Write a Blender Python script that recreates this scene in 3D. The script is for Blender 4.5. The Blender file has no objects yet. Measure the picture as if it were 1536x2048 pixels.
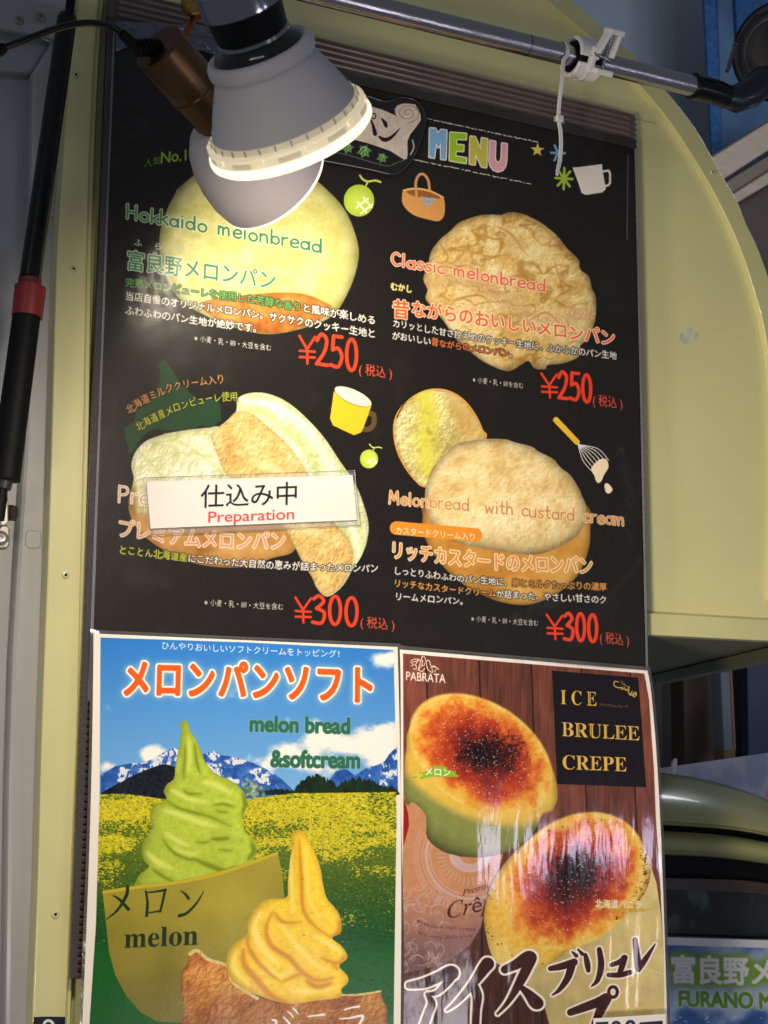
import bpy, math, random
import numpy as np
from mathutils import Vector, Matrix

# ------------------------------------------------------------------ camera
F, CX, CY = 2948.0, 768.0, 1024.0
SC = 0.594 / 0.41345                       # metres per unit of the solved pose (menu sheet is 594 mm wide)
def _n(v): return v / np.linalg.norm(v)
EX = _n(np.array([5880.0, 512.0, F])); EZ = _n(np.array([113.0, -18270.0, F])); EY = np.cross(EZ, EX)
RW = np.array([EX, EY, EZ])                # camera space (x right, y down, z forward) -> world
CAM = -RW @ np.array([0, 0, SC]) + np.array([0, 0, 1.9])
def ray(px, py): return RW @ np.array([(px - CX) / F, (py - CY) / F, 1.0])
def P(px, py, d=0.0):
    """point of the vertical plane y=-d seen at photo pixel (px,py)"""
    r = ray(px, py); return CAM + r * ((-d - CAM[1]) / r[1])
def PX(px, py, x):
    r = ray(px, py); return CAM + r * ((x - CAM[0]) / r[0])
def PH(px, py, z):
    r = ray(px, py); return CAM + r * ((z - CAM[2]) / r[2])
def PD(px, py, dep): return CAM + ray(px, py) * dep
def pix(p):
    q = RW.T @ (np.asarray(p) - CAM); return (CX + F * q[0] / q[2], CY + F * q[1] / q[2])
def MM(px, dep): return px * dep / F

sc = bpy.context.scene
COL = sc.collection
cam = bpy.data.cameras.new('camera'); camo = bpy.data.objects.new('camera', cam); COL.objects.link(camo)
M3 = np.array([RW[:, 0], -RW[:, 1], -RW[:, 2]]).T
mw = Matrix([list(M3[i]) + [CAM[i]] for i in range(3)] + [[0, 0, 0, 1]])
camo.matrix_world = mw
cam.sensor_fit = 'VERTICAL'; cam.sensor_height = 24.0; cam.lens = 24.0 * F / 2048.0
cam.clip_start = 0.02; cam.clip_end = 60
cam.dof.use_dof = True; cam.dof.focus_distance = SC; cam.dof.aperture_fstop = 16.0
sc.camera = camo
sc.render.resolution_x, sc.render.resolution_y = 768, 1024
sc.view_settings.view_transform = 'Standard'; sc.view_settings.look = 'None'
sc.view_settings.exposure = 0.0; sc.view_settings.gamma = 1.0
sc.cycles.use_denoising = True
sc.cycles.max_bounces = 6

# ------------------------------------------------------------------ light
wd = bpy.data.worlds.new("World"); sc.world = wd; wd.use_nodes = True
bg = wd.node_tree.nodes['Background']; bg.inputs[0].default_value = (0.80, 0.88, 1.0, 1); bg.inputs[1].default_value = 0.125

def area_light(name, pos, aim, size, power, color, spread=180, shape='DISK', sy=None):
    l = bpy.data.lights.new(name, 'AREA'); l.shape = shape; l.size = size
    if sy: l.size_y = sy
    l.energy = power; l.color = color; l.spread = math.radians(spread)
    o = bpy.data.objects.new(name, l); COL.objects.link(o); o.location = pos
    d = Vector(aim) - Vector(pos)
    o.rotation_euler = d.to_track_quat('-Z', 'Y').to_euler(); return o

def camdir(x, y, z): return _n(RW @ np.array([x, y, z]))
B1D = 0.86; B1C = PD(567, 233, B1D); B1A = camdir(.30, .76, .56)
B2D = 1.24;  B2C = PD(543, 362, B2D); B2A = camdir(.707 * .70, .707 * .70, .714)
area_light('bulb_light', B1C + B1A * 0.026, B1C + B1A, 0.09, 3.0, (1, .87, .68), 148)
area_light('bulb_light', B2C + B2A * 0.012, B2C + B2A, 0.085, .85, (1, .87, .66), 160)
# unseen lamps facing the board, for mirrored streaks and added fill
def mirror_pos(px, py, dist):
    """where something must stand to be seen mirrored in the sheets at photo pixel (px,py)"""
    p = P(px, py, 0); r = _n(ray(px, py)); r[1] = -r[1]; return p + r * dist, p
q, p_ = mirror_pos(1180, 1745, 2.6)
area_light('unseen_front_light', q, p_, .30, 1.5, (.80, .72, 1), 180, 'RECTANGLE', .20)
area_light('unseen_front_light', (-2.3, -2.3, 2.9), (0.0, 0, 1.8), 1.3, 4.5, (.86, .84, 1), 180, 'RECTANGLE', .08)
area_light('unseen_front_light', (0.9, -1.9, 0.9), (0.1, 0, 1.5), 0.5, 3.2, (.95, .88, .95), 180, 'RECTANGLE', .4)  # added low fill, lifts the kiosk hood and lower sheets
area_light('unseen_front_light', (-1.4, -1.5, 1.2), (0.55, 0, 1.66), .25, 1.9, (1, .89, .70), 46)  # added warm fill, brightens the right side of the door panel
area_light('background_fill', (1.9, 0.5, 3.3), (1.3, 2.2, 2.5), 0.6, 8, (.86, .93, 1), 180, 'RECTANGLE', .3)  # added fill, brightens the wall and beams behind the van
area_light('background_fill', (1.6, 0.45, 1.9), (.9, 1.0, 1.5), 0.4, .45, (.9, .9, 1), 180, 'RECTANGLE', .3)  # added fill for the interior below the door

# ------------------------------------------------------------------ print engine (everything flat-printed)
_gc = {}
def glyph(s):
    if s in _gc: return _gc[s]
    c = bpy.data.curves.new('t', 'FONT'); c.body = s
    o = bpy.data.objects.new('t', c); COL.objects.link(o)
    bpy.context.view_layer.update()
    ev = o.evaluated_get(bpy.context.evaluated_depsgraph_get()); m = ev.to_mesh()
    n = len(m.vertices); co = np.empty(n * 3); m.vertices.foreach_get('co', co); co = co.reshape(-1, 3)[:, :2]
    m.calc_loop_triangles(); t = np.empty(len(m.loop_triangles) * 3, dtype=np.int32)
    m.loop_triangles.foreach_get('vertices', t)
    tri = co[t].reshape(-1, 3, 2) if n else np.zeros((0, 3, 2))
    ev.to_mesh_clear(); bpy.data.objects.remove(o); bpy.data.curves.remove(c)
    _gc[s] = tri; return tri
_ga = {}
def adv(ch):
    if ord(ch) > 0x2000 and ord(ch) < 0x1D000: return 1.0
    if ch not in _ga:
        a = glyph('国' + ch + '国'); b = glyph('国国')
        _ga[ch] = (a[..., 0].max() - a[..., 0].min()) - (b[..., 0].max() - b[..., 0].min())
    return _ga[ch]

def crom(pts, n=8, closed=False):
    p = np.asarray(pts, float); N = len(p)
    if N < 3: return p
    out = []
    rng = range(N) if closed else range(N - 1)
    for i in rng:
        if closed: a, b, c, d = p[i - 1], p[i], p[(i + 1) % N], p[(i + 2) % N]
        else: a, b, c, d = p[max(i - 1, 0)], p[i], p[i + 1], p[min(i + 2, N - 1)]
        for t in np.arange(n) / n:
            out.append(.5 * (2 * b + (c - a) * t + (2 * a - 5 * b + 4 * c - d) * t * t + (3 * b - a - 3 * c + d) * t ** 3))
    if not closed: out.append(p[-1])
    return np.array(out)

_rg = np.random.RandomState(7).rand(8, 256, 256).astype(np.float32)
def vnoise(X, Y, seed=0):
    xi = np.floor(X); yi = np.floor(Y); fx = (X - xi).astype(np.float32); fy = (Y - yi).astype(np.float32)
    fx = fx * fx * (3 - 2 * fx); fy = fy * fy * (3 - 2 * fy)
    g = _rg[seed % 8]; a = xi.astype(np.int32) & 255; b = yi.astype(np.int32) & 255; a1 = (a + 1) & 255; b1 = (b + 1) & 255
    return (g[b, a] * (1 - fx) + g[b, a1] * fx) * (1 - fy) + (g[b1, a] * (1 - fx) + g[b1, a1] * fx) * fy
def fbm(X, Y, s, o=4, seed=0, g=.55):
    v = 0; a = 1; t = 0
    for i in range(o):
        v = v + a * vnoise(X / s + 13.7 * i + seed * 31.3, Y / s + 7.1 * i + seed * 17.9, seed + i); t += a; a *= g; s *= .5
    return v / t
def sstep(a, b, x):
    t = np.clip((x - a) / (b - a), 0, 1); return t * t * (3 - 2 * t)
def box1(a, r, ax):
    k = 2 * r + 1
    pad = [(0, 0), (0, 0)]; pad[ax] = (r + 1, r)
    c = np.cumsum(np.pad(a, pad), axis=ax, dtype=np.float64)
    if ax == 0: return ((c[k:] - c[:-k]) / k).astype(np.float32)
    return ((c[:, k:] - c[:, :-k]) / k).astype(np.float32)
def blur(a, r):
    r = max(1, int(round(r * .6)))
    for _ in range(3): a = box1(box1(a, r, 0), r, 1)
    return a
def dilate(a, r):
    if r > 5: 
        out = dilate(a, 5); return dilate(out, r - 5)
    R = int(math.ceil(r)); H, W = a.shape; p = np.pad(a, R); out = a.copy()
    for dy in range(-R, R + 1):
        for dx in range(-R, R + 1):
            q = math.hypot(dx, dy)
            if q > r + .5 or (dx == 0 and dy == 0): continue
            w = min(1.0, r + .5 - q)
            np.maximum(out, p[R + dy:R + dy + H, R + dx:R + dx + W] * w, out=out)
    return out
def C(r, g, b): return np.array([r, g, b], np.float32) / 255

class Mk:
    def __init__(s, x, y, a): s.x, s.y, s.a = x, y, a
class Cv:
    """canvas over photo box, k texels per photo pixel"""
    def __init__(s, x0, y0, x1, y1, k, base):
        s.x0, s.y0, s.k = x0, y0, k; s.w = int((x1 - x0) * k); s.h = int((y1 - y0) * k)
        s.a = np.zeros((s.h, s.w, 3), np.float32) + np.asarray(base, np.float32)
    def T(s, p): return (np.asarray(p, float) - [s.x0, s.y0]) * s.k
    def XY(s, m):
        h, w = m.a.shape
        return np.meshgrid((np.arange(w, dtype=np.float32) + m.x + .5) / s.k + s.x0, (np.arange(h, dtype=np.float32) + m.y + .5) / s.k + s.y0)
    def full(s): return Mk(0, 0, np.ones((s.h, s.w), np.float32))
    def crop(s, lo, hi, pad):
        x0 = max(0, int(math.floor(lo[0] - pad))); y0 = max(0, int(math.floor(lo[1] - pad)))
        x1 = min(s.w, int(math.ceil(hi[0] + pad))); y1 = min(s.h, int(math.ceil(hi[1] + pad)))
        return x0, y0, max(x1, x0 + 1), max(y1, y0 + 1)
    def edges(s, E, pad=12):
        """E (n,4) directed edges in texel space -> non-zero coverage"""
        if len(E) == 0: return Mk(0, 0, np.zeros((1, 1), np.float32))
        lo = (min(E[:, 0].min(), E[:, 2].min()), min(E[:, 1].min(), E[:, 3].min()))
        hi = (max(E[:, 0].max(), E[:, 2].max()), max(E[:, 1].max(), E[:, 3].max()))
        x0, y0, x1, y1 = s.crop(lo, hi, pad); w, h = x1 - x0, y1 - y0; ss = 4
        ax, ay, bx, by = E[:, 0] - x0, (E[:, 1] - y0) * ss, E[:, 2] - x0, (E[:, 3] - y0) * ss
        sg = np.where(by > ay, 1.0, -1.0)
        sw = by < ay
        ax, bx = np.where(sw, bx, ax), np.where(sw, ax, bx); ay, by = np.where(sw, by, ay), np.where(sw, ay, by)
        k0 = np.clip(np.ceil(ay - .5), 0, h * ss).astype(int); k1 = np.clip(np.ceil(by - .5), 0, h * ss).astype(int)
        n = np.maximum(k1 - k0, 0); ok = n > 0
        ax, ay, bx, by, sg, k0, n = ax[ok], ay[ok], bx[ok], by[ok], sg[ok], k0[ok], n[ok]
        if len(n) == 0: return Mk(x0, y0, np.zeros((h, w), np.float32))
        idx = np.repeat(np.arange(len(n)), n); off = np.arange(n.sum()) - np.repeat(np.cumsum(n) - n, n)
        row = k0[idx] + off; t = (row + .5 - ay[idx]) / (by[idx] - ay[idx]); x = ax[idx] + t * (bx[idx] - ax[idx])
        x = np.clip(x, 0, w - 1e-3); fl = np.floor(x).astype(int); fr = x - fl; g = sg[idx]
        W = w + 2
        buf = np.bincount(row * W + fl, g * (1 - fr), h * ss * W) + np.bincount(row * W + fl + 1, g * fr, h * ss * W)
        cov = np.clip(np.abs(np.cumsum(buf.reshape(h * ss, W), axis=1)[:, :w]), 0, 1)
        return Mk(x0, y0, cov.reshape(h, ss, w).mean(1).astype(np.float32))
    def poly(s, pts, smooth=0, pad=12):
        p = s.T(pts)
        if smooth: p = crom(p, smooth, True)
        q = np.roll(p, -1, 0); return s.edges(np.hstack([p, q]), pad)
    def ell(s, cx, cy, rx, ry, rot=0, n=64, pad=12):
        t = np.linspace(0, 2 * math.pi, n, endpoint=False); c, d = math.cos(math.radians(rot)), math.sin(math.radians(rot))
        return s.poly([(cx + rx * math.cos(a) * c - ry * math.sin(a) * d, cy + rx * math.cos(a) * d + ry * math.sin(a) * c) for a in t], 0, pad)
    def brush(s, strokes, pad=12):
        """strokes: list of [(x,y,r)...] photo px -> mask"""
        allp = np.vstack([np.asarray(q, float)[:, :3] for q in strokes]); p = s.T(allp[:, :2]); rm = allp[:, 2].max() * s.k
        x0, y0, x1, y1 = s.crop(p.min(0), p.max(0), pad + rm); out = np.zeros((y1 - y0, x1 - x0), np.float32)
        for q in strokes:
            q = np.asarray(q, float); pp = s.T(q[:, :2]) - [x0, y0]; r = q[:, 2] * s.k
            if len(q) == 1: pp = np.vstack([pp, pp + .01]); r = np.array([r[0], r[0]])
            for i in range(len(pp) - 1):
                a, b = pp[i], pp[i + 1]; m = max(r[i], r[i + 1]) + 2
                u0 = max(0, int(min(a[0], b[0]) - m)); u1 = min(out.shape[1], int(max(a[0], b[0]) + m) + 1)
                v0 = max(0, int(min(a[1], b[1]) - m)); v1 = min(out.shape[0], int(max(a[1], b[1]) + m) + 1)
                if u1 <= u0 or v1 <= v0: continue
                X, Y = np.meshgrid(np.arange(u0, u1) + .5, np.arange(v0, v1) + .5)
                d = b - a; L = d @ d + 1e-9; t = np.clip(((X - a[0]) * d[0] + (Y - a[1]) * d[1]) / L, 0, 1)
                D = np.hypot(X - a[0] - t * d[0], Y - a[1] - t * d[1]) - (r[i] + t * (r[i + 1] - r[i]))
                sl = out[v0:v1, u0:u1]; np.maximum(sl, np.clip(.5 - D, 0, 1), out=sl)
        return Mk(x0, y0, out)
    def paint(s, m, col, al=1.0):
        h, w = m.a.shape; v = s.a[m.y:m.y + h, m.x:m.x + w]; A = (m.a * al)[..., None]
        if callable(col): col = col(*s.XY(m))
        v += (np.asarray(col, np.float32) - v) * A
    def mul(s, m, f):
        h, w = m.a.shape; v = s.a[m.y:m.y + h, m.x:m.x + w]; A = m.a[..., None]
        f = np.asarray(f, np.float32); f = f[..., None] if f.ndim == 2 else f
        v *= 1 + (f - 1) * A
    def letters(s, m, fill, outline=None, glow=None, wt=0, shadow=None):
        if wt > 0: m = Mk(m.x, m.y, dilate(m.a, wt * s.k))
        if glow: s.paint(Mk(m.x, m.y, np.clip(blur(dilate(m.a, glow[1] * s.k * .5), glow[1] * s.k) * glow[2], 0, 1)), glow[0])
        if outline: s.paint(Mk(m.x, m.y, dilate(m.a, outline[1] * s.k)), outline[0])
        s.paint(m, fill)
    def text(s, t, path, em, fill, outline=None, glow=None, wt=0, jit=0.0, rot=False, seed=1, shear=0, xsc=1.0, pad=16):
        """t: str or [(str,col)...] laid along path (photo px), glyphs stand along the sheet's vertical"""
        segs = [(t, fill)] if isinstance(t, str) else t
        path = crom(path, 12) if len(path) > 2 else np.asarray(path, float)
        L = np.r_[0, np.cumsum(np.hypot(*np.diff(path, axis=0).T))]
        tot = sum(adv(c) for q, _ in segs for c in q); rnd = random.Random(seed); x = 0.0; out = []
        for q, col in segs:
            E = []
            for ch in q:
                a = adv(ch); pos = (x + a / 2) / tot * L[-1]; x += a
                if ch in ' 　': continue
                px = np.interp(pos, L, path[:, 0]); py = np.interp(pos, L, path[:, 1])
                e = L[-1] * .02; qx = np.interp([pos - e, pos + e], L, path[:, 0]); qy = np.interp([pos - e, pos + e], L, path[:, 1])
                tx, ty = qx[1] - qx[0], qy[1] - qy[0]; l = math.hypot(tx, ty); tx /= l; ty /= l
                if rot: ux, uy = ty, -tx
                else:
                    ux, uy = 881 - px, -17246 - py; l = math.hypot(ux, uy); ux /= l; uy /= l
                th = rnd.uniform(-jit, jit); c_, s_ = math.cos(th), math.sin(th)
                kx = L[-1] / tot * xsc * (1 + rnd.uniform(-jit, jit) * .6); ky = em * (1 + rnd.uniform(-jit, jit) * .8)
                g = glyph(ch).reshape(-1, 2).copy(); g[:, 0] -= a / 2; cy = .36
                g[:, 1] -= cy; g = np.stack([g[:, 0] * c_ - g[:, 1] * s_, g[:, 0] * s_ + g[:, 1] * c_], 1); g[:, 1] += cy + rnd.uniform(-jit, jit) * .4
                g[:, 0] += shear * g[:, 1]
                X = px + g[:, 0] * kx * tx + g[:, 1] * ky * ux; Y = py + g[:, 0] * kx * ty + g[:, 1] * ky * uy
                E.append(np.stack([X, Y], 1))
            if not E: continue
            v = s.T(np.vstack(E)).reshape(-1, 3, 2)
            ar = (v[:, 1, 0] - v[:, 0, 0]) * (v[:, 2, 1] - v[:, 0, 1]) - (v[:, 2, 0] - v[:, 0, 0]) * (v[:, 1, 1] - v[:, 0, 1])
            v[ar < 0] = v[ar < 0][:, ::-1]
            ed = np.concatenate([np.hstack([v[:, i], v[:, (i + 1) % 3]]) for i in range(3)])
            out.append((s.edges(ed, pad), col))
        if wt: out = [(Mk(m.x, m.y, dilate(m.a, wt * s.k)), c) for m, c in out]
        for m, c in out:
            if glow: s.paint(Mk(m.x, m.y, np.clip(blur(dilate(m.a, glow[1] * s.k * .5), glow[1] * s.k) * glow[2], 0, 1)), glow[0])
        for m, c in out:
            if outline: s.paint(Mk(m.x, m.y, dilate(m.a, outline[1] * s.k)), outline[0])
        for m, c in out: s.paint(m, c)
    def hand(s, t, p0, p1, cap, r, fill, outline=None, glow=None, jit=.03, seed=3):
        rnd = random.Random(seed); W = sum(HF[c][0] for c in t) - .15; p0 = np.array(p0, float); p1 = np.array(p1, float); dx = (p1 - p0) / W
        st = []; x = 0
        for ch in t:
            a, ss = HF[ch]; kx = 1 + rnd.uniform(-jit, jit); dy = rnd.uniform(-jit, jit)
            for q in ss:
                q = np.array(q, float); q = crom(q, 6) if len(q) > 2 else q
                pp = p0 + np.outer(x + q[:, 0] * kx, dx); ux, uy = 881 - p0[0], -17246 - p0[1]; l = math.hypot(ux, uy)
                pp = pp + np.outer((q[:, 1] + dy) * cap, [ux / l, uy / l]); st.append(np.hstack([pp, np.full((len(pp), 1), r)]))
            x += a
        m = s.brush(st, 16); s.letters(m, fill, outline, glow)
    def image(s, name, G, W, H, wob=0):
        """resample the canvas through the sheet mapping G(u,v)->photo px"""
        u, v = np.meshgrid((np.arange(W) + .5) / W, (np.arange(H) + .5) / H)
        px, py = G(u, v); X = np.clip((px - s.x0) * s.k - .5, 0, s.w - 1.01); Y = np.clip((py - s.y0) * s.k - .5, 0, s.h - 1.01)
        xi = X.astype(int); yi = Y.astype(int); fx = (X - xi)[..., None].astype(np.float32); fy = (Y - yi)[..., None].astype(np.float32); A = s.a
        r = (A[yi, xi] * (1 - fx) + A[yi, xi + 1] * fx) * (1 - fy) + (A[yi + 1, xi] * (1 - fx) + A[yi + 1, xi + 1] * fx) * fy
        im = bpy.data.images.new(name, W, H); buf = np.ones((H, W, 4), np.float32); buf[..., :3] = np.clip(r, 0, 1)[::-1]
        im.pixels.foreach_set(buf.ravel()); im.update(); im.pack(); return im

def circ(cx, cy, rx, ry, a0=0, a1=360, n=14):
    return [(cx + rx * math.cos(math.radians(a0 + (a1 - a0) * i / n)), cy + ry * math.sin(math.radians(a0 + (a1 - a0) * i / n))) for i in range(n + 1)]
HF = {'H': (.72, [[(0, 1), (.02, 0)], [(.48, 1), (.5, 0)], [(.02, .5), (.5, .5)]]), 'o': (.62, [circ(.23, .28, .22, .28)]),
      'k': (.5, [[(0, 1), (0, 0)], [(.36, .6), (.02, .3)], [(.1, .35), (.4, 0)]]), 'a': (.62, [circ(.22, .28, .21, .27), [(.44, .6), (.46, 0)]]),
      'i': (.26, [[(.05, .58), (.05, 0)], [(.04, .84), (.05, .86)]]), 'd': (.66, [circ(.22, .28, .21, .27), [(.44, 1), (.46, 0)]]),
      'm': (.8, [[(0, .6), (0, 0)], [(0, .38), (.1, .56), (.22, .5), (.25, 0)], [(.25, .38), (.38, .57), (.52, .5), (.56, 0)]]),
      'e': (.58, [[(.04, .3), (.42, .34), (.38, .54), (.2, .6), (.03, .4), (.05, .12), (.25, 0), (.43, .1)]]),
      'l': (.28, [[(.05, 1), (.05, 0)]]), 'n': (.58, [[(0, .6), (0, 0)], [(0, .38), (.15, .58), (.33, .5), (.38, 0)]]),
      'b': (.6, [[(.02, 1), (.02, 0)], circ(.24, .28, .2, .27)]), 'r': (.46, [[(.02, .6), (.02, 0)], [(.02, .35), (.12, .54), (.3, .58)]]),
      'C': (.66, [[(.48, .85), (.25, 1), (.03, .7), (.03, .3), (.25, 0), (.5, .12)]]),
      's': (.5, [[(.38, .52), (.2, .6), (.05, .46), (.2, .32), (.36, .16), (.2, 0), (.02, .08)]]),
      'c': (.54, [[(.4, .5), (.22, .6), (.03, .4), (.05, .12), (.22, 0), (.42, .08)]]),
      'P': (.62, [[(0, 1), (0, 0)], [(0, .96), (.32, .96), (.44, .74), (.32, .5), (0, .46)]]),
      'M': (.82, [[(0, 0), (.04, .5), (.08, 1)], [(.08, 1), (.32, .3)], [(.32, .3), (.56, 1)], [(.56, 1), (.62, 0)]]),
      'w': (.76, [[(0, .6), (.12, 0)], [(.12, 0), (.28, .5)], [(.28, .5), (.44, 0)], [(.44, 0), (.56, .6)]]),
      't': (.5, [[(.16, .95), (.15, .3), (.2, .03), (.34, .04)], [(0, .6), (.32, .6)]]),
      'h': (.58, [[(0, 1), (0, 0)], [(0, .38), (.15, .6), (.33, .5), (.38, 0)]]),
      'u': (.6, [[(0, .6), (.02, .12), (.18, 0), (.36, .12), (.4, .6)], [(.4, .6), (.42, 0)]]), ' ': (.5, []),
      '¥': (.66, [[(0, 1), (.25, .52)], [(.25, .52), (.5, 1)], [(.25, .5), (.27, 0)], [(.02, .45), (.5, .45)], [(.02, .22), (.5, .24)]]),
      '2': (.6, [[(.03, .78), (.2, 1), (.42, .85), (.34, .45), (.02, .03)], [(.02, .03), (.48, .03)]]),
      '5': (.6, [[(.44, 1), (.1, 1)], [(.1, 1), (.07, .55)], [(.07, .55), (.3, .62), (.45, .36), (.3, .03), (.0, .06)]]),
      '0': (.6, [circ(.24, .5, .2, .5, n=18)]),
      '3': (.6, [[(.05, .88), (.25, 1), (.42, .8), (.16, .55)], [(.16, .55), (.45, .4), (.36, .04), (.02, .05)]])}
def zc(pts, ox, oy, s): return [(ox + q[0] / s, oy + q[1] / s) + tuple(q[2:]) for q in pts]

def hom(c4):
    """unit square (u right, v down) -> photo quad TL,TR,BR,BL"""
    (x0, y0), (x1, y1), (x2, y2), (x3, y3) = c4
    A = []; b = []
    for (u, v), (x, y) in zip([(0, 0), (1, 0), (1, 1), (0, 1)], c4):
        A += [[u, v, 1, 0, 0, 0, -u * x, -v * x], [0, 0, 0, u, v, 1, -u * y, -v * y]]; b += [x, y]
    h = np.linalg.solve(np.array(A, float), np.array(b, float)); h = np.r_[h, 1]
    def G(u, v):
        w = h[6] * u + h[7] * v + 1; return (h[0] * u + h[1] * v + h[2]) / w, (h[3] * u + h[4] * v + h[5]) / w
    return G
# ------------------------------------------------------------------ printed sheets
def bread(cv, m, col, dark, light, s=9, k=1.4, edge=10, seed=0, eamt=.35, lam=None):
    """mottled crumb colour with baked-goods relief, as printed in the food photograph"""
    X, Y = cv.XY(m); h = fbm(X, Y, s, 4, seed); e = 1.2
    g = (fbm(X + e, Y + e, s, 4, seed) - h) * k * .9
    big = fbm(X, Y, s * 4, 3, seed + 3)
    col, dark, light = [np.asarray(c, np.float32) for c in (col, dark, light)]
    t = np.clip((big - .5) * 2.6 + (h - .5) * .9, -1, 1)[..., None]
    c = np.where(t > 0, col + (light - col) * t, col + (dark - col) * -t)
    c = c * (1 + np.clip(g, -.2, .2))[..., None]
    ed = np.clip((blur(m.a, edge * cv.k) - .5) * 2, 0, 1)
    c = c * (1 - eamt * (1 - ed) ** 1.5)[..., None]
    if lam is not None: c = c * lam(X, Y)[..., None]
    g_ = c.mean(-1, keepdims=True); c = c + (g_ - c) * .14
    cv.paint(m, c)

WH = C(238, 234, 228)
def paint_menu():
    cv = Cv(165, 30, 1310, 1430, 1.5, C(27, 24, 23))
    X, Y = cv.XY(cv.full())
    sc_ = sstep(.55, .8, fbm(X, Y, 60, 5, 2)) * .035 * (1 - .6 * sstep(200, 900, X)) + fbm(X * 1.6 + Y * .5, Y, 7, 3, 5) * .018
    cv.a += sc_[..., None].astype(np.float32)
    # scuffs low right
    for (a, b, w) in [((1110, 1200), (1035, 1235), 14), ((1290, 1110), (1180, 1240), 6), ((1240, 900), (1262, 1010), 10), ((1250, 1030), (1265, 1090), 8)]:
        m = cv.brush([[a + (w,), b + (w,)]]); m.a = blur(m.a, 10) * fbm(*cv.XY(m), 6, 3, 4) ** 2 * .35; cv.paint(m, C(95, 110, 118))
    rnd = random.Random(4)
    # chalk dashes over and under the heading
    for (x0, y0, x1, y1) in [(847, 236, 1073, 284), (818, 317, 1058, 367)]:
        x = 0.0
        while x < 1:
            L = rnd.uniform(.008, .05); q = [(x0 + (x1 - x0) * (x + L * t), y0 + (y1 - y0) * (x + L * t) + rnd.uniform(-.8, .8), rnd.uniform(.5, 1.3)) for t in (0, .5, 1)]
            cv.paint(cv.brush([q]), C(215, 210, 200)); x += L + rnd.uniform(.006, .02)
    z3 = lambda p: zc(p, 620, 160, 3.491)
    MEN = [(C(122, 172, 214), [(836, 336), (874, 338), (894, 372), (916, 346), (954, 352), (948, 556), (914, 553), (914, 440), (896, 474), (880, 440), (868, 545), (832, 538)]),
           (C(152, 196, 40), [(978, 366), (1092, 374), (1090, 416), (1022, 412), (1020, 450), (1074, 455), (1071, 498), (1018, 495), (1016, 532), (1092, 545), (1089, 582), (974, 562)]),
           (C(196, 190, 80), [(1118, 394), (1152, 396), (1192, 486), (1198, 404), (1240, 412), (1232, 612), (1198, 606), (1156, 515), (1152, 592), (1113, 586)]),
           (C(224, 165, 182), [(1257, 422), (1296, 430), (1291, 540), (1296, 565), (1312, 578), (1328, 570), (1335, 545), (1340, 440), (1376, 446), (1372, 560), (1365, 600), (1345, 630), (1312, 640), (1280, 628), (1258, 598), (1251, 560)])]
    for col, pl in MEN:
        m = cv.poly(z3(pl)); cv.paint(Mk(m.x, m.y, dilate(m.a, 3.6)), C(240, 232, 225)); cv.paint(m, col)
    # star, snowflake, flower
    def star(cx, cy, R, r, n, rot): return [(cx + (R if i % 2 == 0 else r) * math.sin(math.pi * i / n + rot), cy - (R if i % 2 == 0 else r) * math.cos(math.pi * i / n + rot)) for i in range(2 * n)]
    cv.paint(cv.poly(star(1075, 300, 14.5, 6, 5, .05)), C(232, 205, 95))
    for cx, cy, r, col in [(1116, 306, 17, C(120, 165, 205)), (1128, 357, 21, C(165, 195, 60))]:
        for k in range(3 if r < 20 else 4):
            a = k * math.pi / (3 if r < 20 else 4) + .5 + (.0 if r < 20 else -.55); w = 2.6
            cv.paint(cv.brush([[(cx + r * math.sin(a) * .8, cy + r * math.cos(a), w), (cx - r * math.sin(a) * .8, cy - r * math.cos(a), w)]]), col)
    # white jug
    cv.paint(cv.poly([(1145, 335), (1158, 334), (1204, 328), (1206, 345), (1212, 378), (1205, 385), (1172, 390), (1163, 386), (1158, 370)]), C(238, 228, 222))
    cv.paint(cv.brush([[(1206, 343, 2.2), (1217, 341, 2.2), (1220, 347, 2.2), (1220, 366, 2.2), (1216, 371, 2.2), (1209, 372, 2.2)]]), C(238, 228, 222))
    # melons
    for cx, cy, R, rot in [(718, 401, 32, 0), (738, 918, 19, 0)]:
        cv.paint(cv.ell(cx, cy, R * .95, R, 0), lambda X, Y: C(196, 216, 88) - ((np.hypot(X - cx, Y - cy) / R) ** 2)[..., None] * C(32, 22, 30))
        k = R / 32
        for a, b in [((-5, 4), (14, 24)), ((8, -6), (26, 14)), ((-8, 14), (18, -4)), ((2, 26), (28, 8))]:
            cv.paint(cv.brush([[(cx + a[0] * k * .9 + 2 * k, cy + a[1] * k, 1.9 * k), (cx + b[0] * k * .9 + 2 * k, cy + b[1] * k, 1.9 * k)]]), C(240, 238, 215))
        cv.paint(cv.brush([crom([(cx + 14 * k, cy - 30 * k, 1.8 * k), (cx + 18 * k, cy - 38 * k, 1.8 * k)], 4)]), C(200, 215, 95))
        st = [(cx + 2 * k, cy - 50 * k), (cx + 8 * k, cy - 42 * k), (cx + 18 * k, cy - 38 * k), (cx + 32 * k, cy - 40 * k), (cx + 43 * k, cy - 37 * k)]
        cv.paint(cv.brush([[tuple(q) + (2.1 * k,) for q in crom(st, 5)]]), C(200, 215, 95))
    # basket
    cv.paint(cv.brush([[tuple(q) + (2.8,) for q in crom(z3([(745, 820), (738, 720), (760, 665), (795, 660), (825, 700), (835, 770)]), 6)]]), C(205, 150, 90))
    m = cv.poly(z3([(650, 775), (690, 755), (740, 755), (840, 775), (900, 800), (932, 820), (943, 880), (935, 950), (900, 985), (850, 980), (740, 950), (680, 910), (645, 860), (642, 810)]), 6)
    cv.paint(m, lambda X, Y: C(222, 160, 90) * (1 - .14 * (np.sin((X + .05 * Y) * 1.7) > .2))[..., None])
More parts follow.
